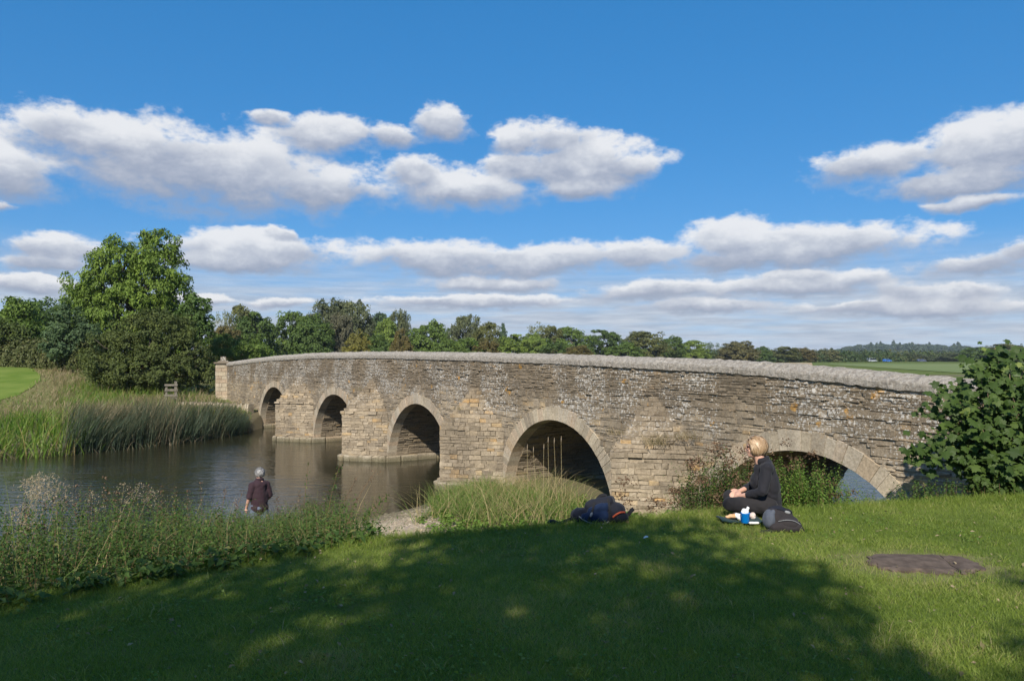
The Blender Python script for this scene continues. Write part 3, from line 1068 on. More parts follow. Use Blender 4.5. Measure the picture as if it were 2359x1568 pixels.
# ------------------------------------------------------------------ end pillar and low wall at the far abutment
def build_pillar():
    rng = np.random.default_rng(21)
    c = np.array(px(514, 830, 51.0)[:2])
    z0, z1 = 0.9, 3.62
    rz = math.radians(24)
    T = thing("gate_pillar", (c[0], c[1], z0), "square pale stone pillar with flat cap ending the bridge parapet", "pillar", rz=rz)
    T["kind"] = "thing"
    hw = 0.46
    A = Acc()
    A.add(*box_np(-hw + .03, hw - .03, -hw + .03, hw - .03, -0.3, z1 - z0), 0.5)
    link("pillar_core", A.mesh("pillar_core"), M_MORTAR, T)
    zc = 0.0
    row = 0
    while zc < z1 - z0 - 0.05:
        hc = min(rng.uniform(0.20, 0.28), z1 - z0 - zc)
        for f in range(4):
            d = [(0, -1), (1, 0), (0, 1), (-1, 0)][f]
            t = (-d[1], d[0])
            splits = [-hw, (-0.12 if row % 2 else 0.14), hw]
            for s0, s1 in zip(splits[:-1], splits[1:]):
                m_ = (s0 + s1) / 2
                e = 0.0 if (row + f) % 2 else 0.0
                V, F = blocks(np.array([[d[0] * (hw - .03) + t[0] * m_, d[1] * (hw - .03) + t[1] * m_, zc + hc / 2]]),
                              np.array([[t[0] * ((s1 - s0) / 2 - .007 - e), t[1] * ((s1 - s0) / 2 - .007 - e), 0]]), np.array([[0, 0, hc / 2 - .006]]),
                              np.array([[d[0], d[1], 0.0]]), 0.02, 0.03 + rng.uniform(-.006, .006), rng, 0.012, 0.003)
                link("pillar_stone", mesh_np("pillar_stone", V[0], F, {'rnd': np.full(12, 0.15 + 0.8 * rng.random() if row % 3 else 0.9)}), M_PILLAR, T)
        zc += hc
        row += 1
    A = Acc()
    V, F = box_np(-hw - .1, hw + .1, -hw - .1, hw + .1, z1 - z0, z1 - z0 + .10)
    A.add(V, F, 0.2)
    V, F = box_np(-hw * .8, hw * .8, -hw * .8, hw * .8, z1 - z0 + .10, z1 - z0 + .19)
    V[4:] *= np.array([.7, .7, 1])
    A.add(V, F, 0.1)
    link("cap_slab", A.mesh("cap_slab"), M_STONE, T)
    A = Acc().add(*box_np(-.16, .16, -.16, .16, z1 - z0 + .19, z1 - z0 + .46), 0.05)
    link("finial_block", A.mesh("finial_block"), M_STONE, T)

    # low retaining wall with upright edging stones, running back from the first arch
    a, b = BW(-25.9, 0.30, 0.0)[:2], np.array([-19.6, 46.6])
    ln = np.linalg.norm(b - a)
    t = (b - a) / ln
    W = thing("retaining_wall", (a[0], a[1], 0.0), "low rubble bank wall with jagged upright coping beside the far arch", "wall", rz=math.atan2(t[1], t[0]))
    W["kind"] = "thing"
    A = Acc().add(*box_np(0, ln, 0.05, 0.5, -0.5, 1.16), 0.5)
    link("wall_core", A.mesh("wall_core"), M_MORTAR, W)
    Cs, H1, H2 = [], [], []
    z = -0.3
    while z < 1.12:
        hc = rng.uniform(.08, .15)
        s = 0
        while s < ln:
            l = rng.uniform(.2, .5)
            Cs.append((s + l / 2, 0.05, z + hc / 2)); H1.append((l / 2 - .008, 0, 0)); H2.append((0, 0, hc / 2 - .006))
            s += l
        z += hc
    n = len(Cs)
    for sgn in (-1, 1):
        pass
    V, F = blocks(np.array(Cs), np.array(H1), np.array(H2), np.tile([0, -1.0, 0], (n, 1)), .05, rng.uniform(0, .03, n), rng, .012, .006)
    link("wall_stones", blocks_mesh("wall_stones", V, F, rng.random(n)), M_STONE, W, kind="stuff")
    s = 0.0
    while s < ln:
        w = rng.uniform(.09, .16)
        h = rng.uniform(.16, .27)
        V, F = box_np(s + .008, s + w - .008, 0.02, 0.5, 1.15, 1.16 + h)
        V[4:, 0] += rng.normal() * .02
        V[4:, 1] *= 0.93
        V[[4, 5], 2] -= rng.uniform(0, .06)
        link("upright_stone", mesh_np("upright_stone", V, F, {'rnd': np.full(8, rng.random())}), M_VOUS, W)
        s += w


build_pillar()

# ------------------------------------------------------------------ trees
def crown_mesh(name, rng, lobes, n_clump, per, clump_r, leaf, asp=0.55, droop=0.0, shell=0.62, flat=0.92, up=0.3, ragged=0.1):
    """lobes: (cx,cy,cz,rx,ry,rz). Clumps sit mostly on the outside of the lobes; leaves sit round the clumps."""
    lobes = np.array(lobes, float)
    vol = (lobes[:, 3] * lobes[:, 4] * lobes[:, 5]) ** 0.75
    idx = rng.choice(len(lobes), n_clump, p=vol / vol.sum())
    d = unit(rng.normal(size=(n_clump, 3)))
    rad = (shell + (1 - shell) * rng.random(n_clump)) * (1 + ragged * rng.normal(size=n_clump))
    C = lobes[idx, :3] + d * lobes[idx, 3:6] * rad[:, None]
    # push out clumps that fell deep inside another lobe
    for l in lobes:
        q = np.linalg.norm((C - l[:3]) / l[3:6], axis=1)
        keep = (q > 0.5) | (rng.random(len(C)) < 0.35)
        C, d, idx = C[keep], d[keep], idx[keep]
    n = len(C)
    cr = clump_r * rng.uniform(0.6, 1.3, n)
    tint = rng.normal(size=n) * 0.13
    N = n * per
    k = np.repeat(np.arange(n), per)
    dl = unit(rng.normal(size=(N, 3)))
    dl[:, 2] = np.where((dl[:, 2] < -0.3) & (rng.random(N) < .5), -dl[:, 2], dl[:, 2])
    rr = rng.uniform(0.35, 1.0, N) ** 0.6
    P = C[k] + dl * (cr[k] * rr)[:, None] * np.array([1, 1, flat])
    if droop:
        P[:, 2] -= droop * rng.random(N) ** 2 * cr[k] * 2.5
    nr = dl * 0.6 + d[k] * 0.35 + np.array([0, 0, up]) + rng.normal(size=(N, 3)) * 0.45
    ax = None
    if droop:
        ax = rng.normal(size=(N, 3)) * 0.4 + np.array([0, 0, -1.0])
    rn = np.clip(0.5 + tint[k] + rng.normal(size=N) * 0.17, 0, 1)
    V, F, a = leaves(P, nr, leaf * rng.uniform(0.65, 1.3, N), asp, rng, rnd=rn, axis=ax)
    return mesh_np(name, V, F, {'rnd': a}), C


def trunk_mesh(name, rng, h, r, lobes, C=None, nb=10, base=-0.4):
    A = Acc()
    top = np.array([lobes[0][0] * 0.5, lobes[0][1] * 0.5, h])
    s = np.linspace(0, 1, 7)
    pts = np.stack([top[0] * s ** 2 + rng.normal(size=7) * r * 0.4 * (s > 0), top[1] * s ** 2 + rng.normal(size=7) * r * 0.4 * (s > 0), base + (h - base) * s], 1)
    A.add(*tube(pts, r * (1.25 - s * 0.75), 8))
    targets = [np.array(l[:3]) for l in lobes]
    if C is not None and len(C):
        targets += [C[i] for i in rng.choice(len(C), min(nb, len(C)), replace=False)]
    for t in targets:
        f = rng.uniform(0.45, 0.95)
        p0 = np.array([np.interp(f, s, pts[:, i]) for i in range(3)])
        if t[2] < p0[2]:
            p0 = np.array([np.interp(f * 0.5, s, pts[:, i]) for i in range(3)])
        q = np.linspace(0, 1, 5)[:, None]
        mid = p0 + (t - p0) * q + np.array([0, 0, 1.0]) * np.sin(q * np.pi) * 0.08 * np.linalg.norm(t - p0) + rng.normal(size=(5, 3)) * 0.03 * np.linalg.norm(t - p0) * (q > 0)
        A.add(*tube(mid, r * 0.42 * (1 - 0.8 * q[:, 0]), 5))
    return A.mesh(name, True)


M_TREE = mat_leaf("hedgerow_leaves", [(0.0, (0.70, 0.68, 0.62)), (0.5, (1.15, 1.15, 1.12)), (1.0, (1.75, 1.6, 1.25))], 0.22, 0.6, use_obj=True)

DARK, MID, LIGHT = (0.070, 0.112, 0.028, 1), (0.095, 0.145, 0.033, 1), (0.135, 0.190, 0.040, 1)
WILLOW, OLIVE, BROWN, YELL = (0.098, 0.115, 0.058, 1), (0.105, 0.115, 0.038, 1), (0.118, 0.100, 0.036, 1), (0.155, 0.145, 0.035, 1)
PALE, BLUEG = (0.17, 0.185, 0.105, 1), (0.060, 0.098, 0.052, 1)


def make_tree(name, x, y_top, width, D, col, label, group=None, proto=None, rz=0.0, base_z=None, cat="tree", squash=1.0):
    """place a copy of a prototype so that its top and width match the photo"""
    X = (x - CXP) / FPX * D
    zt = EYE + (HYP - y_top) / FPX * D
    zb = float(height(X, D)) if base_z is None else base_z
    h, w = zt - zb, width / FPX * D
    t = thing(name, (X, D, zb), label, cat, group, rz)
    for nm, me, mt in proto:
        o = link(nm, me, mt, t)
        o.color = col
        o.scale = (w, w * squash, h)
    return t


def proto_tree(seed, kind):
    rng = np.random.default_rng(seed)
    if kind == 'oak':
        lobes = [(0, 0, .55, .42, .42, .36), (-.22, .05, .38, .30, .30, .30), (.24, -.1, .40, .28, .30, .32), (.05, -.2, .26, .40, .30, .26), (rng.uniform(-.15, .15), .1, .76, .28, .28, .22), (-.25, -.15, .2, .26, .3, .2), (.27, -.1, .2, .26, .3, .2)]
        me, C = crown_mesh("crown", rng, lobes, 260, 70, .085, .040, .75, ragged=.07, shell=.75)
    elif kind == 'willow':
        lobes = [(0, 0, .58, .38, .38, .38), (-.22, -.05, .38, .30, .30, .36), (.24, .05, .40, .28, .3, .38), (.10, -.1, .78, .22, .24, .2), (-.14, .05, .80, .18, .2, .17), (0, -.2, .25, .42, .3, .26)]
        me, C = crown_mesh("crown", rng, lobes, 260, 70, .085, .042, .55, droop=.35, ragged=.05, shell=.75)
    elif kind == 'sparse':
        lobes = [(0, 0, .6, .34, .34, .38), (-.15, 0, .40, .34, .3, .36), (.2, 0, .78, .18, .2, .18), (.1, 0, .25, .38, .3, .28)]
        me, C = crown_mesh("crown", rng, lobes, 130, 34, .075, .034, .6, ragged=.16)
    elif kind == 'bush':
        lobes = [(0, 0, .42, .44, .42, .52), (-.28, 0, .30, .24, .3, .38), (.28, 0, .32, .24, .3, .40)]
        me, C = crown_mesh("crown", rng, lobes, 220, 70, .09, .048, .7, ragged=.06, shell=.75)
    else:
        lobes = [(0, 0, .28, .46, .42, .3), (0, 0, .55, .36, .34, .3), (0, 0, .8, .22, .2, .2)]
        me, C = crown_mesh("crown", rng, lobes, 150, 60, .07, .04, .6, ragged=.1)
    tr = trunk_mesh("trunk", rng, .62, .022, lobes, C, 8, base=-.05)
    return [("crown", me, M_TREE), ("trunk", tr, M_BARK)]


PROTO = {k: [proto_tree(100 + 7 * i + j, k) for j in range(n)] for i, (k, n) in enumerate([('oak', 4), ('willow', 3), ('sparse', 2), ('bush', 3), ('spire', 1)])}

# (x, y_top, width, distance, proto, colour, label) in photo order, far treeline behind the bridge
TREELINE = [
    (508, 713, 52, 215, 'sparse', PALE, "thin pale half-bare tree at the far-left start of the treeline beside the big ash"),
    (562, 704, 60, 190, 'oak', OLIVE, "olive-brown round-topped tree just right of the thin pale trees"),
    (585, 716, 100, 150, 'oak', DARK, "wide dark green oak above the far end of the parapet"),
    (520, 745, 70, 140, 'bush', BROWN, "russet-brown thicket low between the hawthorn and dark oak"),
    (668, 714, 90, 165, 'oak', MID, "mid-green oak between the wide dark oak and the tall grey willow"),
    (718, 726, 92, 145, 'oak', DARK, "dark oak standing in front of the tall grey willow's left half"),
    (752, 688, 100, 168, 'willow', WILLOW, "left half of the tallest grey-green willow in the treeline"),
    (812, 686, 96, 170, 'willow', WILLOW, "right half of the tallest grey-green willow in the treeline"),
    (783, 722, 66, 150, 'willow', (.105, .105, .07, 1), "grey drooping willow in front of the tallest willow pair"),
    (828, 760, 60, 140, 'bush', YELL, "yellowish-green bush at the foot of the tallest willow"),
    (866, 722, 60, 175, 'oak', BLUEG, "bluish-green tree right of the tallest willow pair"),
    (890, 728, 56, 165, 'oak', LIGHT, "light green tree left of the round grey willow"),
    (921, 713, 54, 185, 'willow', WILLOW, "single round-headed grey willow standing above its neighbours"),
    (924, 757, 40, 150, 'bush', BROWN, "small orange-brown autumn tree below the round grey willow"),
    (868, 768, 60, 140, 'oak', DARK, "dark low oak beneath the bluish-green tree"),
    (984, 740, 84, 165, 'oak', MID, "broad mid-green oak right of the round grey willow"),
    (1032, 757, 30, 200, 'spire', DARK, "small dark pointed tree left of the second tall willow"),
    (1073, 721, 72, 190, 'willow', WILLOW, "second tall rounded willow, above the third arch"),
    (1118, 743, 58, 185, 'oak', OLIVE, "olive tree adjoining the second tall willow's right side"),
    (1158, 746, 34, 230, 'spire', BLUEG, "little blue-green conifer-like tree right of the olive tree"),
    (1075, 775, 70, 150, 'bush', MID, "low green scrub beneath the second tall willow"),
    (1120, 780, 56, 150, 'bush', BROWN, "brownish scrub beneath the olive tree"),
    (1025, 778, 60, 150, 'bush', MID, "low green bush beneath the broad mid-green oak"),
    (1180, 768, 76, 185, 'oak', LIGHT, "bright green round tree right of the little conifer-like tree"),
    (1238, 742, 76, 250, 'sparse', PALE, "wispy pale tree poking above the middle of the treeline"),
    (1266, 748, 60, 235, 'oak', OLIVE, "olive round tree beside the wispy pale tree"),
    (1230, 768, 70, 210, 'oak', LIGHT, "bright green tree in front of the wispy pale tree"),
    (1318, 754, 78, 235, 'oak', MID, "mid-green domed tree left of the dark round oak"),
    (1330, 793, 62, 200, 'bush', BROWN, "rust-coloured low bush just above the parapet coping"),
    (1275, 785, 60, 205, 'bush', DARK, "dark low bush left of the rust-coloured bush"),
    (1397, 757, 78, 250, 'oak', DARK, "dark round oak at the middle of the right-hand treeline"),
    (1482, 761, 100, 275, 'oak', OLIVE, "wide olive oak right of the dark round oak"),
    (1440, 788, 80, 240, 'bush', MID, "green scrub at the foot of the wide olive oak"),
    (1540, 775, 62, 290, 'oak', DARK, "dark green tree between wide olive oak and bright green tree"),
    (1592, 784, 62, 300, 'oak', LIGHT, "bright green tree left of the lone round willow"),
    (1645, 787, 52, 330, 'sparse', DARK, "small thin-topped dark tree beside the lone round willow"),
    (1700, 783, 82, 320, 'bush', (.125, .118, .052, 1), "lone round olive willow like a dome beside the stubble field"),
    (1756, 796, 38, 345, 'oak', DARK, "dark small tree right of the dome-shaped willow"),
    (1803, 797, 62, 360, 'oak', OLIVE, "olive tree two along from the dome-shaped willow"),
    (1852, 801, 50, 370, 'oak', BROWN, "brownish round tree at the end of the stubble field"),
    (1903, 803, 58, 390, 'bush', (.15, .15, .07, 1), "pale yellow-green willow bush past the stubble field's end"),
    (1950, 810, 50, 420, 'oak', DARK, "dark tree behind the green meadow's left corner"),
    (2000, 815, 54, 430, 'willow', WILLOW, "first small grey willow behind the green meadow"),
    (2048, 818, 50, 450, 'bush', OLIVE, "olive bush between the small willows behind the meadow"),
    (2100, 814, 62, 430, 'willow', WILLOW, "second small grey willow behind the green meadow"),
    (2150, 816, 50, 460, 'oak', DARK, "dark tree behind the meadow left of the maple's top"),
    (2190, 812, 54, 420, 'oak', (.1, .12, .06, 1), "grey-green tree half hidden by the maple's left edge"),
    (2260, 800, 80, 380, 'oak', MID, "green tree rising just behind the maple's top"),
    (2325, 792, 80, 360, 'oak', OLIVE, "olive tree at the right edge behind the maple"),
]


def build_treeline():
    cnt = {}
    for i, (x, yt, w, D, k, col, lab) in enumerate(TREELINE):
        cnt[k] = cnt.get(k, -1) + 1
        pr = PROTO[k][cnt[k] % len(PROTO[k])]
        nm = {'oak': 'oak_tree', 'willow': 'willow_tree', 'sparse': 'sparse_tree', 'bush': 'bush', 'spire': 'conifer_tree'}[k]
        make_tree(nm, x, yt, w * 1.28, D, col, lab, "trees along the far side of the water meadows", pr, rz=i * 2.4, base_z=1.7, cat="bush" if k == 'bush' else "tree")
    # unbroken scrub along the foot of the line
    rng = np.random.default_rng(8)
    A = Acc()
    for k in range(150):
        x = rng.uniform(470, 2400)
        D = np.interp(x, [470, 900, 1250, 1700, 2400], [150, 160, 215, 340, 470]) + rng.uniform(4, 22)
        w = rng.uniform(5, 9) * D / 200
        c = np.array([(x - CXP) / FPX * D, D, 1.7])
        n = 330
        d = unit(rng.normal(size=(n, 3)))
        d[:, 2] = np.abs(d[:, 2])
        hh = np.interp(x, [470, 900, 1250, 1700, 2400], [8, 7.5, 7.5, 7.0, 7]) * rng.uniform(.6, 1.0)
        P = c + d * np.array([w, w * .6, hh]) * rng.uniform(.6, 1.05, (n, 1))
        A.add(*leaves(P, d + rng.normal(size=d.shape) * .5, rng.uniform(.35, .75, n) * D / 200, .7, rng, rnd=np.clip(rng.normal(.45, .2) + rng.normal(size=n) * .12, 0, 1)))
    link("hedgerow_scrub", A.mesh("hedgerow_scrub"), M_SCRUB, kind="stuff", label="unbroken scrub along the foot of the distant treeline", cat="scrub")


M_SCRUB = mat_leaf("scrub_leaves", [(0.0, (0.035, 0.060, 0.018)), (0.5, (0.058, 0.090, 0.025)), (1.0, (0.12, 0.11, 0.038))], 0.2)
build_treeline()


def own_tree(name, x, D, y_base, lobes_px, n_clump, per, clump_r, leaf, col, label, cat="tree", seed=0, trunk_r=.22, group=None, trunk_top=None, **kw):
    """a tree of its own; lobes are given on the photo view (x, y, rx, ry) plus a depth offset"""
    rng = np.random.default_rng(seed)
    X0 = (x - CXP) / FPX * D
    zb = float(height(X0, D)) if y_base is None else EYE - (y_base - HYP) / FPX * D
    k = D / FPX
    lobes = []
    for (lx, ly, rx, ry, dy) in lobes_px:
        lobes.append(((lx - CXP) * k - X0, dy, EYE - (ly - HYP) * k - zb, rx * k, max(rx * k * .85, .4), ry * k))
    t = thing(name, (X0, D, zb), label, cat, group)
    me, C = crown_mesh("crown", rng, lobes, n_clump, per, clump_r, leaf, **kw)
    o = link("crown", me, M_TREE, t)
    o.color = col
    h = trunk_top if trunk_top else max(l[2] for l in lobes) * .8
    link("trunk", trunk_mesh("trunk", rng, h, trunk_r, lobes, C, 16), M_BARK, t)
    return t


own_tree("ash_tree", 300, 66, None,
         [(268, 612, 62, 62, 0), (360, 590, 50, 54, .5), (355, 650, 72, 70, -.3), (245, 670, 82, 66, 0), (190, 690, 46, 50, .5), (300, 730, 110, 70, -.5), (400, 690, 40, 60, .6), (272, 566, 22, 18, 0), (350, 545, 24, 15, .3), (250, 770, 90, 60, -.5), (370, 770, 80, 60, 0)],
         900, 75, .55, .26, (.115, .175, .030, 1), "tall twin-topped bright green ash, biggest tree on the far bank", seed=31, trunk_r=.38, asp=.5, ragged=.10, droop=.25, shell=.55)
own_tree("hawthorn_bush", 345, 54, None,
         [(350, 790, 100, 72, 0), (270, 820, 74, 62, -.4), (410, 815, 66, 66, 0), (350, 850, 118, 48, -.8), (300, 860, 90, 40, -1.0), (430, 860, 48, 40, -.4), (370, 745, 62, 30, 0), (470, 880, 30, 38, .3), (455, 840, 40, 40, .5)],
         900, 80, .38, .15, (.076, .098, .028, 1), "broad dark hawthorn in front of the tall ash", cat="bush", seed=32, trunk_r=.16, asp=.6, shell=.7, up=.5, ragged=.07)
own_tree("alder_tree", 448, 64, None, [(450, 720, 32, 36, 0), (432, 750, 34, 34, 0), (462, 760, 24, 40, 0)], 110, 70, .5, .26, (.075, .125, .034, 1),
         "smaller dark green tree at the ash's right shoulder", seed=33, trunk_r=.15, asp=.65)
own_tree("sallow_bush", 150, 60, None, [(152, 750, 40, 50, 0), (150, 790, 48, 36, -.3), (190, 780, 36, 40, .3)], 150, 70, .45, .21, (.070, .112, .052, 1),
         "blue-green sallow bush left of the hawthorn", cat="bush", seed=34, trunk_r=.1)
own_tree("maple_tree", 40, 72, None, [(42, 725, 34, 38, 0), (20, 750, 34, 34, 0), (62, 760, 30, 30, 0), (40, 790, 44, 30, 0)], 150, 70, .6, .27, (.095, .150, .030, 1),
         "light green loose-crowned tree near the left edge", seed=35, trunk_r=.18, ragged=.14)
own_tree("oak_tree", 108, 82, None, [(108, 730, 46, 40, 0), (85, 760, 40, 40, 0), (135, 765, 40, 40, 0), (100, 795, 55, 34, 0)], 240, 70, .65, .30, (.075, .125, .030, 1),
         "dark round oak between the light green tree and the tall ash", seed=36, trunk_r=.25)
own_tree("elder_bush", 22, 66, None, [(25, 770, 42, 30, 0), (-15, 765, 40, 34, 0), (60, 785, 30, 20, 0)], 120, 65, .5, .23, (.072, .100, .026, 1),
         "low green bush at the left edge above the hedge", cat="bush", seed=37, trunk_r=.1)
own_tree("sallow_bush", 552, 78, None, [(520, 800, 50, 26, 0), (570, 806, 56, 26, 0), (610, 816, 26, 16, 0), (500, 805, 30, 34, 0)], 170, 70, .5, .25, (.110, .165, .036, 1),
         "bright green sallow shrub behind the stone pillar", cat="bush", seed=38, trunk_r=.08, asp=.35, up=.6)
# half-dead tree whose bare twigs stand against the sky at the left edge
def bare_tree():
    rng = np.random.default_rng(40)
    D = 80
    X0, _, zt = px(8, 664, D)
    zb = float(height(X0, D))
    t = thing("dead_tree", (X0, D, zb), "leafless grey tree with twiggy top at the left edge", "tree")
    A = Acc()

    def grow(p, d, L, r, lev):
        q = np.linspace(0, 1, 4)[:, None]
        e = p + d * L
        pts = p + (e - p) * q + rng.normal(size=(4, 3)) * L * .04 * (q > 0)
        A.add(*tube(pts, r * (1 - .45 * q[:, 0]), 5))
        if lev == 0:
            return
        for _ in range(3 if lev > 1 else 4):
            f = rng.uniform(.45, 1)
            grow(p + (pts[-1] - p) * f, unit(d + rng.normal(size=3) * .55 + np.array([0, 0, .15])), L * rng.uniform(.45, .7), r * .5, lev - 1)
    grow(np.zeros(3), np.array([0.05, 0, 1.0]), (zt - zb) * .55, .22, 4)
    link("branches", A.mesh("branches", True), M_BARK, t)


bare_tree()


# field hedge at the left
def hedge():
    rng = np.random.default_rng(41)
    a, b = np.array(px(-60, 810, 69)[:2]), np.array(px(215, 835, 60)[:2])
    A = Acc()
    n = 26000
    s = rng.random(n)
    base = a + (b - a) * s[:, None]
    ang = rng.uniform(0, np.pi, n)
    rr = rng.uniform(.65, 1.05, n) * (1 + .12 * np.sin(s * 60) + .08 * np.sin(s * 143))
    nrm = np.array([-(b - a)[1], (b - a)[0]]) / np.linalg.norm(b - a)
    hx, hz = np.cos(ang) * rr * 1.4, np.sin(ang) * rr * 2.1
    P = np.stack([base[:, 0] + nrm[0] * hx, base[:, 1] + nrm[1] * hx, height(base[:, 0], base[:, 1]) + hz], 1)
    d = np.stack([nrm[0] * np.cos(ang), nrm[1] * np.cos(ang), np.sin(ang)], 1)
    tint = .5 + .5 * np.sin(s * 37 + 2 * np.sin(s * 90))
    A.add(*leaves(P, d + rng.normal(size=d.shape) * .55, rng.uniform(.15, .32, n), .55, rng, rnd=np.clip(.25 + .4 * tint + rng.normal(size=n) * .13, 0, 1)))
    t = thing("hedge", (*a, float(height(*a))), "long clipped olive-green hedge beyond the mown field", "hedge")
    o = link("foliage", A.mesh("foliage"), M_HEDGE, t)
    o.matrix_parent_inverse = Matrix.Translation(-Vector(t.location))


M_HEDGE = mat_leaf("hedge_leaves", [(0.0, (0.075, 0.088, 0.030)), (0.5, (0.105, 0.120, 0.040)), (1.0, (0.155, 0.135, 0.055))], 0.2)
hedge()

# ------------------------------------------------------------------ lawn, bank plants, reeds
M_GRASS = mat_leaf("lawn_blades", [(0.0, (0.105, 0.158, 0.024)), (0.45, (0.180, 0.238, 0.038)), (0.75, (0.250, 0.298, 0.060)), (0.90, (0.31, 0.30, 0.11)), (1.0, (0.34, 0.29, 0.14))], 0.35, 0.5)
M_ROUGH = mat_leaf("rough_grass", [(0.0, (0.085, 0.155, 0.028)), (0.4, (0.16, 0.225, 0.05)), (0.62, (0.33, 0.27, 0.13)), (1.0, (0.50, 0.38, 0.21))], 0.3, 0.6)
M_REED = mat_leaf("reed_blades", [(0.0, (0.055, 0.080, 0.048)), (0.45, (0.090, 0.112, 0.066)), (0.68, (0.135, 0.115, 0.065)), (0.88, (0.21, 0.165, 0.10)), (1.0, (0.38, 0.31, 0.21))], 0.2, 0.6)
M_IRIS = mat_leaf("flag_blades", [(0.0, (0.075, 0.150, 0.020)), (0.6, (0.135, 0.225, 0.030)), (0.85, (0.24, 0.26, 0.06)), (1.0, (0.30, 0.22, 0.10))], 0.35, 0.5)
M_DRY = mat_leaf("dry_grass", [(0.0, (0.13, 0.12, 0.05)), (0.5, (0.235, 0.185, 0.105)), (1.0, (0.40, 0.31, 0.20))], 0.25, 0.8)
M_NETTLE = mat_leaf("nettle_leaves", [(0.0, (0.034, 0.068, 0.014)), (0.5, (0.060, 0.110, 0.020)), (0.88, (0.095, 0.150, 0.030)), (1.0, (0.20, 0.18, 0.06))], 0.3, 0.5)
M_WEED = mat_leaf("bank_weed_leaves", [(0.0, (0.075, 0.140, 0.022)), (0.6, (0.125, 0.215, 0.034)), (1.0, (0.21, 0.26, 0.06))], 0.35, 0.5)
M_SEED = mat_leaf("brown_seed_heads", [(0.0, (0.060, 0.036, 0.022)), (0.6, (0.135, 0.078, 0.044)), (1.0, (0.26, 0.18, 0.11))], 0.05, 0.9)


def in_view(P, m=0.08):
    s = P[:, 0] / np.maximum(P[:, 1], .1)
    return np.abs(s) < .66 + m


SLAB = (3.40, 6.42, .43, .28)        # centre and half sizes of the slab on the lawn


